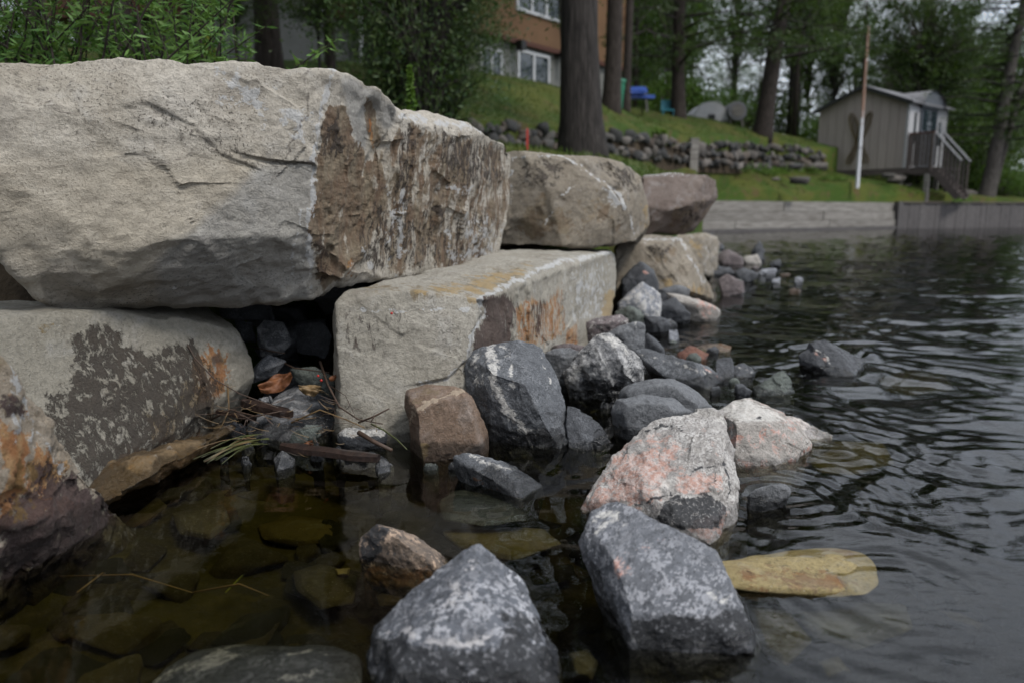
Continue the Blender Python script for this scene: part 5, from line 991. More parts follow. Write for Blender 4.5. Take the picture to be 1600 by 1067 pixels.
snowshoe(math.radians(-22), 'wooden snowshoe on the shed wall, its wide tip up to the left', 1)
snowshoe(math.radians(22), 'wooden snowshoe on the shed wall, its wide tip up to the right', -1)
# flagpole
fb = Vector(P(1340, 283, 32.5)); ft = Vector(P(1357, 42, 32.5)); hp = (ft - fb).length
fp = empty('flagpole', fb, 'thin white and rust flagpole standing on the lawn before the shed', 'flagpole')
t = NT('flagpole_paint'); sx = t.n('ShaderNodeSeparateXYZ'); t.set(sx.inputs[0], t.coord('Object')); n_ = t.noise(t.coord('Object'), 7, 5, 0.7)
t.bsdf(t.mix(t.ss(t.math('ADD', sx.outputs[2], t.math('MULTIPLY', n_, 2.0)), 3.2, 3.9), (0.62, 0.63, 0.66), (0.30, 0.18, 0.13)), 0.6)
B = MB(); u = (ft - fb); B.tube([(0, 0, -.3), tuple(u * 0.35), tuple(u * 0.7), tuple(u)], [.08, .07, .055, .04], 10); B.build('pole', t.m, fp)
B = MB(); c_ = u + Vector((0, 0, 0.03)); B.tube([tuple(c_ - Vector((0, 0, .03))), tuple(c_), tuple(c_ + Vector((0, 0, .04)))], [.03, .055, .02], 8); B.build('finial', M_rail, fp)
B = MB(); q_ = u * 0.22; B.box(q_.x - .1, q_.x + .05, -.09, -.06, q_.z - .02, q_.z + .02); B.build('cleat', M_rail, fp)
# dark grill like lump and stones by the shed
gb = P(1490, 309, 37); t = NT('black_tarp'); t.bsdf((0.012, 0.012, 0.014), 0.5, t.bump(t.noise(t.coord(), 5, 4), 0.6, 0.05)); h = [(a_ * 1.25, b_ * 1.25, c_ * 1.25) for a_, b_, c_ in [(-.55, -.3, 0), (.55, -.3, 0), (.5, .35, 0), (-.5, .35, 0), (-.3, -.1, .5), (.15, 0, .55), (.35, 0, .35), (-.45, 0, .3)]]
me, c_ = stone_mesh('tarp', [h], level=4, sharp=14, seed=3, chips=0, amp=0.03, scale=3, fac=0.0); o = link('tarp_covered_pile', me, t.m, loc=(gb[0] + c_[0], gb[1] + c_[1], gb[2] + c_[2]), label='low heap under a black tarp at the foot of the shed stairs', cat='tarp')
B = MB(); gp = P(1462, 300, 37.5); B.tube([(0, 0, -.2), (0, 0, 1.0)], .05, 8); B.build('stub_pole', M_metal_dark, loc=gp, label='short black pole beside the tarp covered heap', cat='pole')
rocks_l = [(1400, 282, 36.1, 0.53, 2, 'pale boulder leaning against the shed corner post'), (1417, 292, 36.4, 0.33, 2, 'small pale stone below the shed corner post'), (1385, 276, 35.6, 0.38, 0, 'grey boulder under the edge of the shed'), (1440, 303, 37.8, 0.38, 1, 'brown stone on the lawn between the shed post and the tarp'), (1515, 303, 38.3, 0.53, 2, 'light boulder right of the tarp covered heap'), (1530, 309, 38.5, 0.38, 0, 'grey stone at the bottom step of the shed stairs'),
           (1275, 262, 33.9, 0.56, 2, 'pale flat boulder at the right end of the stone wall'), (1245, 262, 31.1, 0.38, 3, 'dark boulder by the weeds at the right end of the stone wall'), (1245, 283, 29.7, 0.47, 0, 'flat grey stone lying in the lower lawn'), (1212, 282, 29.0, 0.18, 2, 'small pale stone in the lower lawn left of the flat grey one'), (1280, 311, 35.1, 0.38, 3, 'dark stone on the lawn edge above the timber wall'), (1385, 309, 37.1, 0.94, 0, 'long grey log like rock on the corner of the retaining walls'), (1320, 306, 35.6, 0.88, 0, 'low grey ledge of rock along the top of the timber wall')]
for k, (px, py, d, s, mi, lab) in enumerate(rocks_l):
    v, f = base_st[k % 6]; me = mesh('boulder', v * np.array((1, .8, .62 if s < .6 else .25)) * s, f); p = P(px, py, d); link('lawn_boulder', me, M_wallst[mi], loc=(p[0], p[1], p[2] + .05), label=lab, cat='boulder', group='boulders on the lawn')

# ---------------------------------------------------------------- the house
h0 = Vector(P(735, 51, 24.0)); h1 = Vector(P(885, 88, 27.72)); ha = math.atan2(h1.y - h0.y, h1.x - h0.x)
house = empty('house', (h0.x, h0.y, 4.0), 'tan house with a grey ground floor behind the trees', 'house', rot=ha)
zt_ = h0.z - 4.0
def along(px, z=None):      # local x of the facade point on column px
    dx, dy = math.cos(ha), math.sin(ha)
    k = (px - CX) / F
    # solve (h0.x + s dx) = k' (h0.y + s dy) using the depth along the view
    zc = lambda Yv, Zv: Yv * CP - (Zv - H) * SP
    lo, hi = -12.0, 20.0
    g = lambda s: (h0.x + s * dx) / zc(h0.y + s * dy, 5.5) - k
    for _ in range(60):
        mdl = (lo + hi) / 2
        if g(mdl) > 0: hi = mdl
        else: lo = mdl
    return lo
def zat(px, py):            # local z of the facade point seen at (px, py)
    s = along(px); return P(px, py, h0.y + s * math.sin(ha))[2] - 4.0
xr = along(968); xl = -7.0
B = MB(); B.box(xl, xr, 0, 8, -1.2, zt_); B.build('ground_floor_wall', M_gray, house)
B = MB(); B.box(xl - 0.1, xr + 0.12, -0.14, 8.1, zt_ + 0.003, zt_ + 4.2); B.build('upper_wall', M_tanw, house)
B = MB(); B.box(xl - 0.12, xr + 0.14, -0.17, -0.14, zt_ - 0.02, zt_ + 0.12); B.build('sill_board', M_redw, house)
B = MB(); B.add([(xl - .5, -.7, zt_ + 4.2), (xr + .7, -.7, zt_ + 4.2), (xr + .7, 4, zt_ + 6.3), (xl - .5, 4, zt_ + 6.3), (xr + .7, 8.7, zt_ + 4.2), (xl - .5, 8.7, zt_ + 4.2)], [(0, 1, 2, 3), (3, 2, 4, 5), (0, 3, 5), (1, 4, 2), (0, 5, 4, 1)]); B.build('roof', M_roof, house)
def win(x0, x1, z0, z1, y, name='window', label=None, mull=1):
    w = 0.09; B = MB(); B.box(x0, x1, y - .07, y - .003, z0, z0 + w); B.box(x0, x1, y - .07, y - .003, z1 - w, z1); B.box(x0, x0 + w, y - .07, y - .003, z0 + w, z1 - w); B.box(x1 - w, x1, y - .07, y - .003, z0 + w, z1 - w)
    xm = [x0 + (x1 - x0) * (k + 1) / (mull + 1) for k in range(mull)]
    for m_ in xm: B.box(m_ - .05, m_ + .05, y - .065, y - .003, z0 + w, z1 - w)
    fr_ = B.build(name, M_frame, house, label=label)
    xe = [x0 + w] + [q for m_ in xm for q in (m_ - .05, m_ + .05)] + [x1 - w]
    for k in range(0, len(xe), 2): Bq = MB(); Bq.box(xe[k], xe[k + 1], y - .03, y - .02, z0 + w, z1 - w); Bq.build('pane', M_glass, fr_)
    return fr_
win(along(749), along(783), zat(765, 124), zat(765, 76), 0)
win(along(807), along(857), 0.05, zat(830, 82), 0, 'patio_door', 'white framed sliding patio door', 1)
win(along(800), along(868), zat(835, 28), zat(835, -60), -0.14, mull=2)
win(-4.5, -3.0, 1.0, 2.2, 0); win(-5.5, -3.5, zt_ + 1.1, zt_ + 2.6, -0.14)
for px, py in ((800, 72), (869, 88)):
    s_ = along(px); zz = zat(px, py); B = MB(); B.box(s_ - .12, s_ + .12, -.42, -.003, zz - .05, zz + .05); B.box(s_ - .12, s_ + .12, -.5, -.25, zz - .18, zz + .1); B.build('wall_lamp', M_metal_dark, house)
# left wing: grey basement wall under red brown boards
w0 = Vector(P(300, 60, 20.5)); w1 = Vector(P(640, 60, 20.5)); zb_ = P(450, 92, 20.5)[2]
wing = empty('cottage_wing', (w0.x, 20.5, zb_ - 0.6), 'low grey cottage wall under dark red boards, behind the trunks on the left', 'house')
zl = P(450, 36, 20.5)[2] - (zb_ - 0.6); Lw = w1.x - w0.x
M_wing = plain('shade_darkened_grey', (0.13, 0.13, 0.12), (0.10, 0.10, 0.09), 0.9, 2, bump=0.2)  # wall grey darkened to carry the deep shade it stands in
B = MB(); B.box(-3, Lw, 0, 6, -1, zl); B.build('wall', M_wing, wing)
for k in range(14):
    B = MB(); z_ = zl + 0.004 + k * 0.2; B.box(-3.3, Lw + .3, -0.55 - .02 * (k % 2), 6, z_, z_ + .185); B.build('board', M_redw, wing)
for x in (0.6, 1.25, 1.75, 2.3): B = MB(); B.box(x, x + .13, -.42, -.3, 0, zl - .004); B.build('post', M_timber, wing)
B = MB(); B.box(-0.3, 1.9, -.36, -.02, 0.2, 1.0); B.build('dark_doorway', M_fascia, wing)
B = MB(); x_ = P(507, 33, 20.0)[0] - w0.x; B.box(x_ - .16, x_ + .16, -.9, -.66, zl - .06, zl + .12); B.build('wall_lamp', M_frame, wing)
B = MB(); x_ = P(563, 33, 19.8)[0] - w0.x; B.tube([(x_, -.7, -.3), (x_, -.7, zl + 2.4)], .05, 8); B.build('downspout', M_frame, wing)
# garden things on the crest
t = NT('blue_tarp'); t.bsdf(t.mix(t.noise(t.coord(), 3, 3), (0.01, 0.04, 0.24), (0.015, 0.07, 0.33)), 0.45, t.bump(t.noise(t.coord(), 3, 4), 0.7, 0.1)); M_blue = t.m
gp = Vector(P(998, 166, 29)); sw = empty('garden_swing', gp, 'garden swing bench with a bright blue canopy on the hill crest', 'garden swing')
def wpt(px, py, d=29): q = Vector(P(px, py, d)) - gp; return q
B = MB(); x0, x1 = wpt(980, 140).x, wpt(1008, 140).x; zt2 = wpt(990, 136).z; B.add([(x0, -.5, zt2 - .18), (x1, -.5, zt2 - .18), (x1, 0, zt2), (x0, 0, zt2), (x0, .5, zt2 - .18), (x1, .5, zt2 - .18), (x0, -.5, zt2 - .3), (x1, -.5, zt2 - .3)], [(0, 1, 2, 3), (3, 2, 5, 4), (6, 7, 1, 0)]); B.build('canopy', M_blue, sw)
B = MB(); B.box(x0, x1, .15, .22, .35, zt2 - .22); B.build('backrest', M_blue, sw); B = MB(); B.box(x0, x1 + .3, -.35, .15, .22, .34); B.build('seat', M_blue, sw)
for x in (x0, x1): B = MB(); B.bar((x, -.6, -.3), (x, 0, zt2 - .02), .05); B.bar((x, .6, -.3), (x, 0, zt2 - .02), .05); B.build('leg', M_metal_dark, sw)
gp2 = P(961, 162, 25); t = NT('green_plastic'); t.bsdf((0.01, 0.13, 0.07), 0.5); B = MB(); B.tube([(0, 0, -.4), (0, 0, 0), (0, 0, .55), (0, 0, .62)], [.26, .27, .33, .35], 16); gb_ = empty('garbage_bin', gp2, 'green bin between the two trunks right of the big pine', 'bin'); B.build('body', t.m, gb_); B = MB(); B.tube([(0, 0, .62), (0, 0, .70), (0, 0, .75)], [.36, .34, .1], 16); B.build('lid', t.m, gb_)
gp3 = P(1043, 176, 31); t = NT('turquoise_plastic'); t.bsdf((0.015, 0.18, 0.24), 0.5); ch = empty('garden_chair', gp3, 'turquoise plastic chair left of a dark trunk on the crest', 'chair')
B = MB(); B.box(-.22, .22, -.2, .22, .05, .09); B.build('seat', t.m, ch); B = MB(); B.add([(-.22, .2, .09), (.22, .2, .09), (.2, .3, .5), (-.2, .3, .5), (-.22, .23, .09), (.22, .23, .09), (.2, .33, .5), (-.2, .33, .5)], [(0, 1, 2, 3), (7, 6, 5, 4), (0, 3, 7, 4), (1, 5, 6, 2), (3, 2, 6, 7)]); B.build('backrest', t.m, ch)
for x in (-.2, .2):
    for y in (-.18, .2): B = MB(); B.bar((x, y, -.4), (x, y, .05), .04); B.build('leg', t.m, ch)
# white domed shelter and round grey tank
gp4 = Vector(P(1112, 187, 36)); dm = empty('domed_shelter', gp4, 'small white corrugated dome shelter on the hill crest', 'shelter'); dm.scale = (1.24, 1.24, 1.24)
M_dome = plain('white_corrugated', (0.50, 0.50, 0.52), (0.42, 0.42, 0.44), 0.6, 3, bump=0.1)
B = MB(); n = 18; vs = []; R_ = 0.66
for j, y in enumerate(np.linspace(0, 1.6, 17)):
    for k in range(n + 1): a_ = math.pi * k / n; rr = R_ + 0.012 * (j % 2); vs.append((rr * math.cos(a_), y, rr * 1.05 * math.sin(a_) - .05))
B.add(vs, [(j * (n + 1) + k, j * (n + 1) + k + 1, (j + 1) * (n + 1) + k + 1, (j + 1) * (n + 1) + k) for j in range(16) for k in range(n)]); B.build('shell', M_dome, dm)
B = MB(); B.add([(R_ * .985 * math.cos(math.pi * k / n), 0.01, R_ * 1.03 * math.sin(math.pi * k / n) - .05) for k in range(n + 1)], [tuple(range(n + 1))]); B.build('front_panel', M_dome, dm)
B = MB(); B.box(-.12, .12, -.03, .005, -.1, .17); B.build('doorway', M_fascia, dm)
gp5 = P(1150, 175, 36); B = MB(); B.tube([(0, -.25, 0), (0, .0, 0), (0, .5, 0)], [.33, .36, .36], 24); tk = B.build('round_tank', M_roof, loc=gp5, label='round grey tank end beside the white dome shelter', cat='tank'); tk.scale = (1.24, 1.24, 1.24)
B = MB(); B.tube([(0, -.27, 0), (0, -.251, 0)], [.22, .22], 20); B.build('rim', M_timber, tk)
for x in (-.2, .2): B = MB(); B.bar((x, -.1, -.28), (x * 1.3, -.1, -.75), .06); B.build('leg', M_timber, tk)
# ================================================================ trees and shrubs
def leafmat(name, c1, c2, scale=0.6, sub=0.25):
    t = NT(name); g = t.n('ShaderNodeNewGeometry'); r = g.outputs['Random Per Island']; co = t.coord('Object')
    c = t.mix(t.ss(t.noise(co, scale, 3, 0.6), 0.35, 0.65), c1, c2); c = t.mix(t.math('MULTIPLY', r, 0.55), c, mixc(c2, (0.2, 0.22, 0.05), 0.4)); c = t.mix(t.math('MULTIPLY', t.objrand(), 0.3), c, mixc(c1, (0, 0, 0), 0.4))
    p = t.n('ShaderNodeBsdfPrincipled'); t.set(p.inputs['Base Color'], c); p.inputs['Roughness'].default_value = 0.55; p.inputs['Specular IOR Level'].default_value = 0.3
    tl = t.n('ShaderNodeBsdfTranslucent'); t.set(tl.inputs['Color'], t.mix(0.5, c, (0.12, 0.2, 0.02))); m = t.n('ShaderNodeMixShader'); m.inputs[0].default_value = sub
    t.t.links.new(p.outputs[0], m.inputs[1]); t.t.links.new(tl.outputs[0], m.inputs[2]); t.t.links.new(m.outputs[0], t.out.inputs[0]); return t.m
def barkmat(name, c1, c2, zs=0.12, sc=16):
    t = NT(name); co = t.mapping(t.coord(), scale=(1, 1, zs)); v = t.vor(t.mapping(co, scale=(1, 1, 1)), sc * 1.3, 'DISTANCE_TO_EDGE'); n = t.noise(co, sc * 1.1, 7, 0.75, 0.5)
    f = t.math('ADD', t.math('MULTIPLY', v, 0.4), t.math('MULTIPLY', n, 1.0)); t.bsdf(t.mix(t.ss(f, 0.35, 0.85), c1, c2), 0.9, t.bump(f, 1.0, 0.03), 0.2); return t.m
M_pineleaf = leafmat('pine_needles', (0.006, 0.026, 0.005), (0.018, 0.055, 0.010))
M_dec = leafmat('broad_leaves', (0.022, 0.070, 0.007), (0.060, 0.140, 0.016), sub=0.4)
M_dec2 = leafmat('dark_leaves', (0.012, 0.036, 0.008), (0.034, 0.080, 0.014), sub=0.35)
M_cedar = leafmat('cedar_scales', (0.007, 0.026, 0.009), (0.024, 0.062, 0.014), 1.2)
M_willow = leafmat('willow_leaves', (0.045, 0.125, 0.030), (0.110, 0.220, 0.050), 2.0, 0.3)
M_weed = leafmat('weed_leaves', (0.05, 0.12, 0.012), (0.11, 0.2, 0.03), 2.0, 0.35)
M_spire = leafmat('spire_leaves', (0.12, 0.16, 0.02), (0.26, 0.24, 0.03), 4.0, 0.3)
M_bark = barkmat('pine_bark', (0.016, 0.014, 0.013), (0.062, 0.054, 0.050)); M_bark2 = barkmat('brown_bark', (0.020, 0.016, 0.014), (0.066, 0.054, 0.047), 0.2, 12); M_bark3 = barkmat('grey_bark', (0.05, 0.045, 0.04), (0.14, 0.125, 0.115), 0.35, 9)

def leaves(pos, size, seed, aspect=0.5, up=0.0, dirs=None, fold=False):
    """diamond leaf per point, random or given direction"""
    rs = np.random.RandomState(seed); n = len(pos); pos = np.asarray(pos, float)
    d = rs.normal(size=(n, 3)) if dirs is None else np.asarray(dirs) + rs.normal(size=(n, 3)) * 0.35
    d[:, 2] += up; d /= np.linalg.norm(d, axis=1)[:, None]
    w = np.cross(d, rs.normal(size=(n, 3))); w /= np.linalg.norm(w, axis=1)[:, None]
    L = (np.asarray(size) * rs.uniform(0.6, 1.3, n))[:, None]
    v = np.stack((pos - d * L / 2, pos + w * L * aspect / 2 - d * L * 0.05, pos + d * L / 2, pos - w * L * aspect / 2 - d * L * 0.05), 1).reshape(-1, 3)
    return v, np.arange(4 * n).reshape(n, 4)
def pine_crown(seed, h=14.0, r=3.6, n_b=60, dens=190, lsz=0.17, start=0.0, droop=0.12, sparse=0.0):
    """whorls of level boughs; returns leaf mesh data and bough bars"""
    rs = np.random.RandomState(seed); pts = []; dirs = []; B = MB()
    for k in range(n_b):
        u = start + (1 - start) * (k + rs.uniform(0, 1)) / n_b; z = u * h; L = r * (1 - u) ** 0.7 * rs.uniform(0.55, 1.15) + 0.35; az = k * 2.4 + rs.uniform(-.5, .5)
        dv = np.array((math.cos(az), math.sin(az), 0)); tip = np.array((0, 0, z)) + dv * L + np.array((0, 0, L * (0.15 - droop * 2 + rs.uniform(-.12, .12))))
        B.tube([(0, 0, z - .05), tuple(np.array((0, 0, z)) * .5 + tip * .5 + np.array((0, 0, .08 * L))), tuple(tip)], [0.035 + 0.01 * L, 0.03, 0.012], 4, False)
        m = int(dens * L / r * (1 - sparse)); s = rs.beta(1.7, 1.0, m); sp = 0.16 * L + 0.12
        ctr = np.array((0, 0, z)) + (tip - np.array((0, 0, z))) * s[:, None] + np.array((0, 0, 1.0)) * (0.08 * L * np.sin(s * math.pi))[:, None]
        # twig clusters so the bough reads as tufts
        nt = max(3, m // 16); ti = rs.randint(0, nt, m); tc_ = rs.normal(size=(nt, 3)) * np.array((sp, sp, sp * 0.32)); ts_ = rs.beta(1.6, 1.0, nt)
        ctr = np.array((0, 0, z)) + (tip - np.array((0, 0, z))) * ts_[ti][:, None] + tc_[ti] * (0.5 + 0.5 * ts_[ti][:, None]) + rs.normal(size=(m, 3)) * np.array((.11, .11, .06)) * (1 + L * .12)
        pts.append(ctr); dirs.append(np.repeat(dv[None], m, 0) * 0.8 + rs.normal(size=(m, 3)) * 0.6)
    pts = np.vstack(pts); v, f = leaves(pts, np.full(len(pts), lsz), seed, 0.28, 0.25, np.vstack(dirs)); return (v, f), B
def round_crown(seed, h=9.0, r=3.4, clusters=130, per=110, lsz=0.13, gaps=0.35, asp=0.62):
    rs = np.random.RandomState(seed); pts = []; B = MB()
    for k in range(clusters):
        d = rs.normal(size=3); d /= np.linalg.norm(d); q = d * rs.uniform(0.35, 1.0) ** 0.6; c = np.array((q[0] * r, q[1] * r, h * (0.5 + q[2] * 0.5)))
        if rs.rand() < 0.55: B.tube([(0, 0, max(0.0, c[2] * 0.55 - .6)), tuple(c * np.array((.5, .5, .85))), tuple(c)], [0.05, 0.03, 0.01], 4, False)
        s = rs.uniform(0.25, 0.62); pts.append(c + rs.normal(size=(int(per * s * 2), 3)) * np.array((s, s, s * 0.6)) * (1 - gaps * rs.rand()))
    pts = np.vstack(pts); return leaves(pts, np.full(len(pts), lsz), seed, asp), B
def lm(name, vf, mat):
    me = mesh(name, vf[0], vf[1]); me.materials.append(mat); return me
def bm_(name, B, mat): me = mesh(name, B.v, B.f, True); me.materials.append(mat); return me
PC = []
for k, (n_b, dens, sp) in enumerate(((84, 340, 0), (56, 280, .1), (70, 210, .2))):
    vf, B = pine_crown(20 + k, n_b=n_b, dens=dens, sparse=sp, r=3.8 if k != 2 else 3.0); PC.append((lm('pine_foliage', vf, M_pineleaf), bm_('pine_boughs', B, M_bark)))
RC = []
for k, (mt, cl, lz) in enumerate(((M_dec, 150, .15), (M_dec2, 130, .14), (M_dec, 95, .13))):
    vf, B = round_crown(30 + k, clusters=cl, lsz=lz); RC.append((lm('leaf_foliage', vf, mt), bm_('leaf_boughs', B, M_bark3)))
TRI = 0
def trunk(pts, rad, n, flare=1.0):
    B = MB(); B.tube(pts, rad, n); return B
def tree(px, py, d, w, kind, crown, cz, chh, cr, label, group=None, lean_px=0, name='pine_tree', bark=None, H_=16, rot=0.0, flare=1.25, seg=10, zoff=0.0):
    """px, py, d: foot of the trunk; w: trunk width in photo pixels; crown from cz to cz + chh above the foot"""
    b = Vector(P(px, py, d)); r0 = w / 2 / F * d * CP; z1 = min(H_, cz + chh * 0.93)
    o = empty(name, b, label, 'tree', group)
    k_ = d / F; lx = lean_px * k_; pts = []; rad = []
    for s_ in (-0.03, 0.0, 0.03, 0.09, 0.25, 0.45, 0.7, 1.0):
        wob = 0.25 * r0 * math.sin(s_ * 9 + px); pts.append((lx * s_ + wob, wob * .6, z1 * s_)); fl = flare if s_ <= 0 else (1 + (flare - 1) * math.exp(-s_ * z1 / 0.5))
        rad.append(max(0.02, r0 * fl * (1 - 0.75 * max(s_, 0) ** 1.2)))
    trunk(pts, rad, seg).build('trunk', bark or M_bark, o, smooth=True)
    if crown is not None:
        for me in crown:
            nm = 'foliage' if 'foliage' in me.name else 'boughs'; hh = 14.0 if 'pine' in me.name else 9.0
            c_ = link(nm, me, parent=o); c_.location = (lx * cz / z1, 0, cz); c_.scale = (cr, cr, chh / hh); c_.rotation_euler = (0, 0, rot)
    return o
G1 = 'pines standing on the lawn'
tree(305, 100, 14, 21, 'p', PC[1], 6.5, 9, 0.8, 'slim grey trunk behind the biggest block, right of the willow bush', G1, bark=M_bark2, rot=1)
tree(425, 102, 13, 35, 'p', PC[0], 6.0, 10, 0.9, 'thick brown trunk behind the biggest block, in front of the grey cottage wall', G1, bark=M_bark2, rot=2)
tree(915, 243, 10.5, 57, 'p', PC[0], 6.2, 11, 1.0, 'massive dark furrowed pine trunk on the lawn before the stone wall', G1, flare=1.42, seg=28, lean_px=-60, rot=0.4)
tree(955, 168, 21.5, 26, 'p', PC[1], 6.5, 9, 0.8, 'dark trunk just right of the massive pine', G1, rot=2.2, bark=M_bark2)
tree(979, 168, 25, 13, 'p', PC[2], 6.0, 8, 0.7, 'slimmer trunk beside the blue swing canopy', G1, rot=3.3, bark=M_bark2)
tree(1058, 184, 31, 21, 'p', PC[0], 1.9, 14, 1.0, 'brown trunk on the crest, left of the white dome shelter', G1, rot=4.4, bark=M_bark2)
tree(1190, 209, 33, 26, 'p', PC[0], 2.9, 13, 1.1, 'leaning trunk on the slope, right of the round tank', G1, lean_px=70, rot=5.5, bark=M_bark2)
tree(1540, 306, 38, 21, 'p', PC[2], 2.6, 13, 1.3, 'grey pine leaning right beside the shed stairs', G1, lean_px=48, rot=0.9, bark=M_bark3, H_=15)
tree(1549, 305, 39, 12, 'p', PC[2], 2.4, 12, 1.2, 'thinner pine stem grown close behind the grey leaning one', G1, lean_px=75, rot=2.9, bark=M_bark3, H_=14)
for px, py, d, w_, lab in ((520, 150, 12.5, 16, 'brown trunk in the shade left of the broad cedar'), (612, 180, 14, 14, 'dark trunk half hidden behind the cedars'), (690, 180, 16.5, 14, 'dark trunk behind the right edge of the broad cedar'), (200, 100, 10.5, 20, 'trunk hidden behind the willow bush'), (60, 100, 12, 22, 'trunk behind the left part of the willow bush')):
    tree(px, py, d, w_, 'p', PC[0], 5.2, 11, 1.25, lab, G1, bark=M_bark2, rot=px)  # pines added so their crowns shade the lawn and the house
# wood behind the lawn: every tree its own
r = random.Random(77); G2 = 'trees of the wood behind the lawn'
back_ = []
for k in range(70):
    d = r.uniform(42, 84); px = r.uniform(930, 1560) if k < 50 else r.uniform(-200, 950)
    back_.append((px, d))
LM = ((300, 'far behind the willow bush'), (560, 'far behind the grey cottage wall'), (740, 'far behind the broad cedar'), (880, 'behind the tan house'), (975, 'right of the massive pine'), (1045, 'behind the blue swing'), (1175, 'behind the white dome shelter'), (1290, 'between the leaning trunk and the shed'), (1440, 'behind the shed roof'), (9999, 'behind the shed stairs'))
names_ = ['dark pine', 'leafy tree', 'thin stemmed pine', 'light green tree', 'sparse tree']
for k, (px, d) in enumerate(back_):
    x = (px - CX) / F * d; z = float(upf(x, d)[0]); 
    if px > 1480: d = max(d, 60); x = (px - CX) / F * d; z = 1.8
    b = Vector((x, d, z)); kind = r.choice([0, 0, 1, 1, 1, 2, 3, 3]); w = r.uniform(.10, .24)
    where = next(w_ for lim, w_ in LM if px < lim)
    o = empty('pine_tree' if kind in (0, 2) else 'broadleaf_tree', b, ('tall dark pine in the wood ' if kind in (0, 2) else 'leafy green tree in the wood ') + where, 'tree', G2)
    hh = r.uniform(13, 19) if px < 1300 else r.uniform(10, 15.5)
    if px > 1440: hh = r.uniform(9, 14)
    B = MB(); B.tube([(0, 0, -.5), (r.uniform(-.1, .1), 0, hh * .4), (r.uniform(-.3, .3), 0, hh * .95)], [w, w * .8, .03], 8); B.build('trunk', r.choice((M_bark, M_bark2, M_bark3)), o, smooth=True)
    cr = PC[r.randrange(3)] if kind in (0, 2) else RC[{1: 0, 3: 2}[kind] if r.random() < .6 else 1]
    lowc = r.uniform(1.5, 5.0); 
    for me in cr:
        c_ = link('foliage' if 'foliage' in me.name else 'boughs', me, parent=o); c_.location = (0, 0, lowc); s_ = r.uniform(.75, 1.1); c_.scale = (s_, s_, (hh - lowc) / (14.0 if 'pine' in me.name else 9.0)); c_.rotation_euler = (0, 0, r.uniform(0, 6.28))
# low understory that closes the wood towards the ground
vf, B = round_crown(61, h=2.4, r=1.8, clusters=60, per=70, lsz=.14); US = (lm('shrub_foliage', vf, M_dec2), bm_('shrub_boughs', B, M_bark3))
vf, B = round_crown(62, h=2.0, r=1.5, clusters=50, per=70, lsz=.12); US2 = (lm('shrub_foliage', vf, M_dec), bm_('shrub_boughs', B, M_bark3))
for k in range(34):
    d = r.uniform(44, 62); px = r.uniform(960, 1500); x = (px - CX) / F * d; z = float(upf(x, d)[0]) if px < 1440 else 1.7
    o = empty('shrub', (x, d, z), 'leafy shrub at the foot of the wood behind the lawn', 'shrub', 'shrubs under the trees of the wood')
    s_ = r.uniform(.8, 1.6)
    for me in (US if r.random() < .6 else US2): c_ = link('foliage' if 'foliage' in me.name else 'boughs', me, parent=o); c_.scale = (s_, s_, s_ * .9); c_.rotation_euler = (0, 0, r.uniform(0, 6.28))
for k, (px, py, d, s_, lab) in enumerate(((1565, 312, 40, .9, 'bright green bush at the right edge behind the plank wall'), (1600, 316, 41, .8, 'green bush touching the right edge of the view'), (1530, 300, 44, 1.6, 'dark bush behind the foot of the leaning pine'), (1500, 285, 46, 1.7, 'dark bush behind the shed stairs'), (1460, 270, 47, 1.8, 'dark bush right behind the shed'))):
    o = empty('shrub', P(px, py, d), lab, 'shrub', 'shrubs by the shed')
    for me in (US2 if k < 2 else US): c_ = link('foliage' if 'foliage' in me.name else 'boughs', me, parent=o); c_.scale = (s_, s_, s_); c_.rotation_euler = (0, 0, k)
# dark cedar between the block and the house, with lighter deciduous branch by the facade
vf, B = round_crown(71, h=3.6, r=1.15, clusters=150, per=130, lsz=.085, gaps=.35, asp=.26); CE = (lm('cedar_foliage', vf, M_cedar), bm_('cedar_boughs', B, M_bark))
for px, py, d, s_, sz, lab in ((665, 215, 9.6, .78, .95, 'broad dark green cedar behind the biggest block, before the house'), (612, 205, 10.4, .45, .95, 'dark cedar at the left of the broad one, half hiding the downspout'), (703, 200, 10.6, .55, .62, 'smaller cedar at the right of the broad one, before the house window')):
    o = empty('cedar_tree', P(px, py, d), lab, 'tree', 'cedars before the house')
    for me in CE: c_ = link('foliage' if 'foliage' in me.name else 'boughs', me, parent=o); c_.scale = (s_, s_, sz); c_.rotation_euler = (0, 0, px)
    B = MB(); B.tube([(0, 0, -.3), (0, 0, 2.6 * sz)], [.08, .03], 8); B.build('trunk', M_bark, o)
for px, py, d, s_, sz, lab in ((500, 118, 11.5, .30, .22, 'low leafy sapling before the grey cottage wall'), (372, 112, 12.0, .22, .16, 'leafy sapling between the two trunks behind the biggest block')):
    o = empty('sapling', P(px, py, d), lab, 'tree', 'saplings before the cottage wall')
    for me in RC[1]: c_ = link('foliage' if 'foliage' in me.name else 'boughs', me, parent=o); c_.location = (0, 0, .55); c_.scale = (s_, s_, sz)
    B = MB(); B.tube([(0, 0, -.3), (0, 0, 1.2)], [.03, .015], 6); B.build('trunk', M_bark, o)
# overhanging leafy boughs in front of the tan wall
tree(890, 238, 14.5, 8, 'd', (RC[1][0],), 2.25, 4.2, .36, 'slender leafy tree hanging before the tan upper wall, beside the massive pine', 'saplings on the lawn', name='broadleaf_tree', H_=6, bark=M_bark3, lean_px=-40)
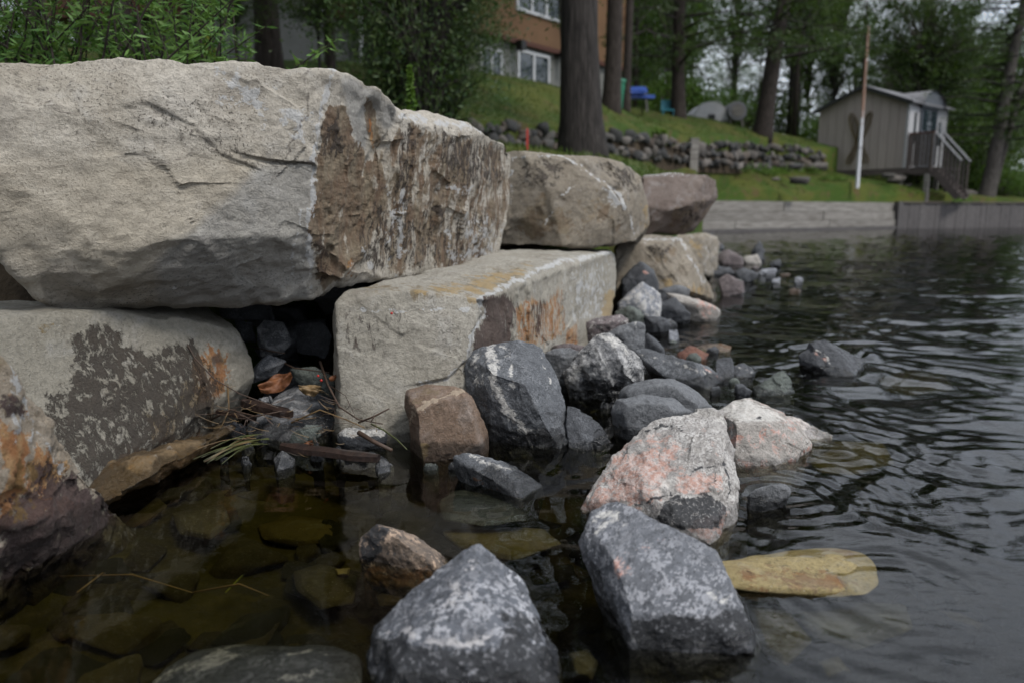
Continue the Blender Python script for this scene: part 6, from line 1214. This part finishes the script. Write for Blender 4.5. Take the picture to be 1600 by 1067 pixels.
# willow like bush behind the biggest block
wb = Vector((-1.95, 3.75, 1.10)); wo = empty('willow_bush', wb, 'bright green narrow leaved bush behind the top left of the biggest block', 'bush')
rs = np.random.RandomState(8); stems = MB(); LP = []; LD = []
for k in range(230):
    az = rs.uniform(0, 6.28); L = rs.uniform(.35, 1.25); sp = rs.uniform(.15, 1.0); base = np.array((rs.uniform(-1.3, .62), rs.uniform(-.45, .45), -.1)); tip = base + np.array((math.cos(az) * .85 * sp, math.sin(az) * .5 * sp, L))
    md = base * .5 + tip * .5 + np.array((0, 0, .08)); stems.tube([tuple(base), tuple(md), tuple(tip)], [.007, .005, .002], 4, False)
    for q in range(80):
        u = rs.uniform(.2, 1); p = base * (1 - u) ** 2 + 2 * md * u * (1 - u) + tip * u * u; a2 = rs.uniform(0, 6.28); dv = np.array((math.cos(a2), math.sin(a2), rs.uniform(-.5, .9))); LP.append(p + dv * .03); LD.append(dv)
me = mesh('stems', stems.v, stems.f); link('stem', me, M_bark2, wo)
LP = np.array(LP); LD = np.array(LD); order = np.argsort(LP[:, 1] - LP[:, 2] * .5 + 20 * (LP[:, 2] > .62))
leaf_v = []; 
Bl = MB(); Bl.add([(0, 0, 0), (.0065, .02, .002), (.005, .055, .0), (0, .085, -.006), (-.005, .055, .0), (-.0065, .02, .002)], [(0, 1, 2, 3), (0, 3, 4, 5)]); lme = mesh('leaf', Bl.v, Bl.f); lme.materials.append(M_willow)
for k in order[:300]:
    o = link('leaf', lme, parent=wo); o.location = tuple(LP[k]); dv = Vector(LD[k]) + Vector(rs.normal(size=3) * .35); o.rotation_euler = dv.to_track_quat('Y', 'Z').to_euler(); s_ = rs.uniform(.55, .95); o.scale = (s_, s_, s_)
rest = order[300:]; v, f = leaves(LP[rest], np.full(len(rest), .062), 9, .19, 0, LD[rest]); o = link('leaf_mass', mesh('leaf_mass', v, f), M_willow, wo, kind='stuff')
# small upright spires of yellow green plants
def spire(px, py, d, h, w, mat, label, name='spire_plant'):
    o = empty(name, P(px, py, d), label, 'plant', 'spire plants behind the wall'); rs = np.random.RandomState(int(px)); n = 260; z = rs.uniform(0, h, n); a = rs.uniform(0, 6.28, n); rr = w * (1 - z / h * .8) * rs.uniform(.3, 1, n)
    v, f = leaves(np.stack((rr * np.cos(a), rr * np.sin(a), z), 1), np.full(n, .045), int(px), .5, .5); link('foliage', mesh('foliage', v, f), mat, o); B = MB(); B.tube([(0, 0, -.3), (0, 0, h)], [.012, .004], 5); B.build('stem', M_bark2, o)
spire(642, 186, 5.2, .33, .045, M_weed, 'slim bright green plant spire before the broad cedar'); spire(328, 98, 5.0, .16, .035, M_spire, 'yellow flowering spire peeking over the top of the biggest block')
spire(334, 100, 5.1, .10, .03, M_spire, 'shorter yellow spire beside the flowering one')
# weeds at the foot of the stone wall and on the lawn
for k, (px, py, d, s_, lab) in enumerate(((1178, 271, 30.5, .8, 'low green weed clump at the foot of the stone wall'), (1232, 272, 33.5, 1.1, 'tall green weed clump right along the stone wall'), (1205, 273, 32, .6, 'small weed clump between the two larger ones'), (1415, 303, 35.5, .6, 'green weed clump under the shed deck'), (1438, 306, 36, .5, 'green weeds beside the brown stone by the deck'), (1300, 282, 33, .5, 'weed clump left of the flagpole'), (1020, 208, 22, .3, 'ferny weed on top of the stone wall'))):
    o = empty('weed_clump', P(px, py, d), lab, 'plant', 'weed clumps on the lawn'); rs = np.random.RandomState(k + 40); n = 500; a = rs.uniform(0, 6.28, n); rr = s_ * np.sqrt(rs.uniform(0, 1, n)); z = rs.uniform(0, .55, n) * s_ * (1.2 - rr / s_)
    v, f = leaves(np.stack((rr * np.cos(a) * 1.3, rr * np.sin(a), z), 1), np.full(n, .12), k, .3, 1.0); link('foliage', mesh('foliage', v, f), M_weed, o)
# grass blades over both lawns
rs = np.random.RandomState(3); n = 40000; X = rs.uniform(-4, 20, n * 2); Y = rs.uniform(7, 40, n * 2)
zl = lowf(X, Y); zu = upf(X, Y); isl = (Y < np.where(X < wfoot[-1, 0], wall_y(X) - .05, 40)) & (Y > shore_y(X) + .15); isu = (Y > wall_y(X) + .3) & (X < wfoot[-1, 0])
Zg = np.where(isl, zl, zu); ok = isl | isu; X, Y, Zg = X[ok], Y[ok], Zg[ok]; n = len(X)
dv = np.stack((rs.normal(size=n) * .35, rs.normal(size=n) * .35, np.ones(n)), 1); v, f = leaves(np.stack((X, Y, Zg + .03), 1), np.full(n, .10), 4, .16, 0, dv)
M_grass = leafmat('grass_blades', (0.035, 0.070, 0.010), (0.085, 0.105, 0.022), 0.8, 0.25); link('grass', mesh('grass', v, f), M_grass, kind='stuff')['label'] = 'short patchy grass growing over both lawns'
# ================================================================ driftwood, twigs, leaves and reeds
M_twig = plain('wet_twig', (0.075, 0.045, 0.03), (0.035, 0.022, 0.016), 0.6, 30, bump=0.4)
M_drift = plain('wet_driftwood', (0.036, 0.022, 0.017), (0.016, 0.011, 0.010), 0.35, 8, (8, 1, 8), 0.6, 0.006)
M_deadleaf = plain('dead_leaf_brown', (0.20, 0.075, 0.025), (0.11, 0.04, 0.016), 0.6, 30, bump=0.5)
M_reed = plain('reed_blade_green', (0.07, 0.08, 0.025), (0.045, 0.05, 0.015), 0.5, 20, (1, 1, 1), 0.2)
M_straw = plain('straw_blade', (0.17, 0.11, 0.05), (0.10, 0.065, 0.03), 0.6, 20)
def stick(pts, r0, r1, mat, label, cat='twig', name='twig', group='twigs washed up between the stones', forks=()):
    """pts: (px, py, forward distance)"""
    W_ = [Vector(P(*p)) for p in pts]; c = W_[0].copy(); B = MB(); n = len(W_); B.tube([w - c for w in W_], [r0 + (r1 - r0) * k / (n - 1) for k in range(n)], 6)
    for fk in forks: Fp = [Vector(P(*p)) - c for p in fk]; B.tube(Fp, [r1 * .9, r1 * .6, r1 * .4][:len(Fp)] if len(Fp) < 4 else r1 * .6, 5)
    return B.build(name, mat, loc=c, smooth=True, label=label, cat=cat, group=group)
stick([(270, 495, 2.40), (285, 525, 2.38), (305, 560, 2.36), (335, 592, 2.36), (375, 615, 2.38), (435, 637, 2.30)], .0028, .0016, M_twig, 'long thin bent twig hanging across the black crusted block')
stick([(500, 565, 2.6), (512, 600, 2.48), (530, 635, 2.42), (560, 655, 2.38), (598, 662, 2.36)], .0045, .002, M_twig, 'bent brown twig leaning on the edge of the long low block', forks=[[(512, 600, 2.48), (540, 618, 2.42), (555, 650, 2.38)]])
stick([(608, 638, 2.34), (585, 650, 2.35), (560, 660, 2.36)], .0025, .0035, M_twig, 'short forked twig before the foot of the long low block', forks=[[(585, 650, 2.35), (580, 658, 2.33)]])
stick([(560, 675, 2.25), (585, 690, 2.22), (612, 703, 2.18)], .008, .006, M_twig, 'thick dark twig end lying over the pale topped black stone')
stick([(455, 660, 2.40), (500, 640, 2.42), (540, 655, 2.38), (570, 668, 2.34)], .003, .002, M_straw, 'pale dry stem curling over the lower end of the big slab')
stick([(330, 655, 2.38), (360, 640, 2.36), (400, 650, 2.36), (440, 642, 2.32)], .0035, .002, M_twig, 'dark twig lying across the upper side of the big slab')
stick([(355, 590, 2.50), (358, 640, 2.40), (345, 668, 2.36)], .003, .002, M_straw, 'straw coloured stem standing at the left side of the gap')
stick([(430, 560, 2.75), (460, 575, 2.68), (515, 582, 2.6)], .003, .002, M_twig, 'thin twig in the middle of the gap under the biggest block')
stick([(390, 540, 2.8), (420, 548, 2.72), (445, 552, 2.7)], .003, .002, M_twig, 'little twig between the two upper grey stones in the gap')
# curved green blade by the block
stick([(580, 662, 2.32), (600, 672, 2.28), (620, 686, 2.24), (636, 702, 2.2)], .003, .0015, M_reed, 'curved green stem left of the brown sandstone', 'stem', 'green_stem', None)
# driftwood slats
def slat(a, b, w, th, mat, label):
    a = Vector(P(*a)); b = Vector(P(*b)); c = (a + b) / 2; L = (b - a).length; n = 14; vs = []; rs_ = random.Random(int(L * 1e4))
    for k in range(n + 1):
        u = k / n; x = (u - .5) * L; ww = w * (0.35 + 0.65 * min(1, math.sin(math.pi * min(max(u, .04), .96)) * 2.2)) * rs_.uniform(.88, 1.1); dz = rs_.uniform(-.001, .001)
        vs += [(x, -ww / 2, -th / 2 + dz), (x, ww / 2, -th / 2 + dz), (x, ww / 2, th / 2 + dz), (x, 0, th * .75 + dz), (x, -ww / 2, th / 2 + dz)]
    B = MB(); B.add(vs, [(k * 5 + j, k * 5 + (j + 1) % 5, (k + 1) * 5 + (j + 1) % 5, (k + 1) * 5 + j) for k in range(n) for j in range(5)] + [(4, 3, 2, 1, 0), tuple(n * 5 + j for j in range(5))])
    o = B.build('driftwood', mat, loc=c, label=label, cat='driftwood', group='driftwood by the gap'); d = (b - a).normalized(); o.rotation_euler = d.to_track_quat('X', 'Z').to_euler(); return o
slat((440, 697, 2.24), (592, 716, 2.17), .05, .016, M_drift, 'long dark wet slat of driftwood at the water edge')
slat((380, 628, 2.42), (455, 648, 2.36), .045, .02, M_drift, 'short brown slat of driftwood on top of the big slab')
slat((330, 640, 2.44), (400, 655, 2.40), .02, .01, M_drift, 'small dark splinter of driftwood left of the brown slat')
# curled dead leaf and crumpled clump
def crumple(px, py, d, s, mat, label, seed, name='dead_leaf', cat='dead leaf'):
    rs_ = np.random.RandomState(seed); n = 14; u, v = np.meshgrid(np.linspace(-1, 1, n), np.linspace(-1, 1, n)); r_ = np.clip(1 - (np.abs(v) ** 1.6), 0.05, 1) * (1 - .25 * np.cos(6 * u.ravel().reshape(u.shape)))
    x = u * s; y = v * s * .55 * (1 - .7 * u ** 2); q = np.stack((u.ravel() * 1.8, v.ravel() * 1.8, 0 * u.ravel() + seed), 1); z = s * (.5 * u ** 2 - .35 * v ** 2).ravel() + s * .55 * fbm(q, seed, 4)
    V_ = np.stack((x.ravel(), y.ravel(), z), 1); i = np.arange(n * n).reshape(n, n); f = np.stack((i[:-1, :-1], i[:-1, 1:], i[1:, 1:], i[1:, :-1]), -1).reshape(-1, 4); V2 = V_ - np.array((0, 0, .0012)); V_ = np.vstack((V_, V2)); f = np.vstack((f, f[:, ::-1] + n * n))
    o = link(name, mesh(name, V_, f), mat, loc=P(px, py, d), label=label, cat=cat, group='dead leaves in the gap' if cat == 'dead leaf' else None); o.rotation_euler = (math.radians(55), .35 * (seed % 3 - 1), .4 * (seed % 5 - 2)); return o
crumple(431, 597, 2.45, .055, M_deadleaf, 'big curled brown dead leaf in the middle of the gap', 3)
crumple(486, 607, 2.44, .036, M_straw, 'crumpled tan leaf ball beside the big curled brown leaf', 7)
crumple(520, 590, 2.5, .016, M_deadleaf, 'tiny orange leaf scrap by the edge of the long low block', 9)
crumple(480, 694, 2.26, .022, M_deadleaf, 'small red brown leaf on the driftwood slat', 12)
# red berries
t = NT('red_berry'); t.bsdf((0.35, 0.015, 0.01), 0.35); v, f = ico(2)
for px, py, lab in ((497, 587, 'red berry right above the crumpled leaf'), (502, 594, 'red berry just below the other one'), (612, 490, 'red speck of a berry on the front of the long low block')):
    link('red_berry', mesh('red_berry', v * .0045, f), t.m, loc=P(px, py, 2.46), label=lab, cat='berry', group='red berries')
# sheaf of reed blades at the water edge and litter of stems in the gap
def blade(a, b, w, mat, sag=0.01):
    a = Vector(a); b = Vector(b); d = b - a; sd = d.cross(Vector((0, 0, 1))); sd = (sd.normalized() if sd.length > 1e-5 else Vector((1, 0, 0))) * w; V_ = []
    for k in range(6): u = k / 5; p = a + d * u + Vector((0, 0, -sag * math.sin(math.pi * u))); s_ = sd * (1 - u) ** .6; V_ += [p - s_, p + s_ + Vector((0, 0, .001))]
    return V_, [(2 * k, 2 * k + 1, 2 * k + 3, 2 * k + 2) for k in range(5)]
sh = empty('reed_sheaf', P(370, 700, 2.22), 'sheaf of washed up green reed blades at the foot of the black crusted block', 'reeds'); c0 = Vector(P(370, 700, 2.22)); r = random.Random(3)
for k in range(18):
    a = Vector(P(r.uniform(395, 422), r.uniform(678, 694), r.uniform(2.24, 2.3))) - c0; b = Vector(P(r.uniform(300, 350), r.uniform(700, 728), r.uniform(2.1, 2.2))) - c0; V_, f_ = blade(a, b, r.uniform(.0012, .0028), M_reed, -.012); link('reed_blade', mesh('reed_blade', V_, f_), M_reed if r.random() < .7 else M_straw, sh)
B = MB(); BS = MB()
for k in range(170):
    px = r.choice((r.gauss(375, 22), r.gauss(525, 30), r.gauss(470, 35))); py = r.gauss(655, 22); d = 2.46 - (py - 600) * .0022 - r.uniform(0, .04)
    a = Vector(P(px, py, d)); an = r.uniform(0, 6.28); L = r.uniform(.02, .075); b = a + Vector((math.cos(an) * L, math.sin(an) * L * .5, r.uniform(-.3, .5) * L)); V_, f_ = blade(a, b, r.uniform(.0006, .0016), None, .003); (B if k % 2 else BS).add(V_, f_)
o = B.build('pine_needle_litter', M_straw, kind='stuff'); o['label'] = 'litter of dry needles and stems between the stones'
o = BS.build('dead_stem_litter', M_twig, kind='stuff'); o['label'] = 'litter of dark rotting stems between the stones'
# drowned weeds and yellow specks under the water on the left
for k, (a, b, lab) in enumerate((((85, 900), (300, 925), 'long pale root lying under the water at the lower left'), ((300, 925), (420, 930), 'end of the pale root under the water'), ((60, 870), (130, 838), 'thin stem under the water beside the rust stained block'), ((352, 925), (378, 903), 'bright yellow blade under the water'), ((120, 925), (165, 895), 'olive blade under the water near the left edge'))):
    A_ = Vector(PZ(*a, -.07)); B_ = Vector(PZ(*b, -.065)); m_ = (A_ + B_) / 2 + Vector((.01, .03, .008)); Bq = MB(); Bq.tube([(0, 0, 0), tuple(m_ - A_), tuple(B_ - A_)], [.002, .0025, .001], 5)
    Bq.build('sunken_stem', M_straw if k != 3 else M_spire, loc=A_, smooth=True, label=lab, cat='stem', group='stems under the water')
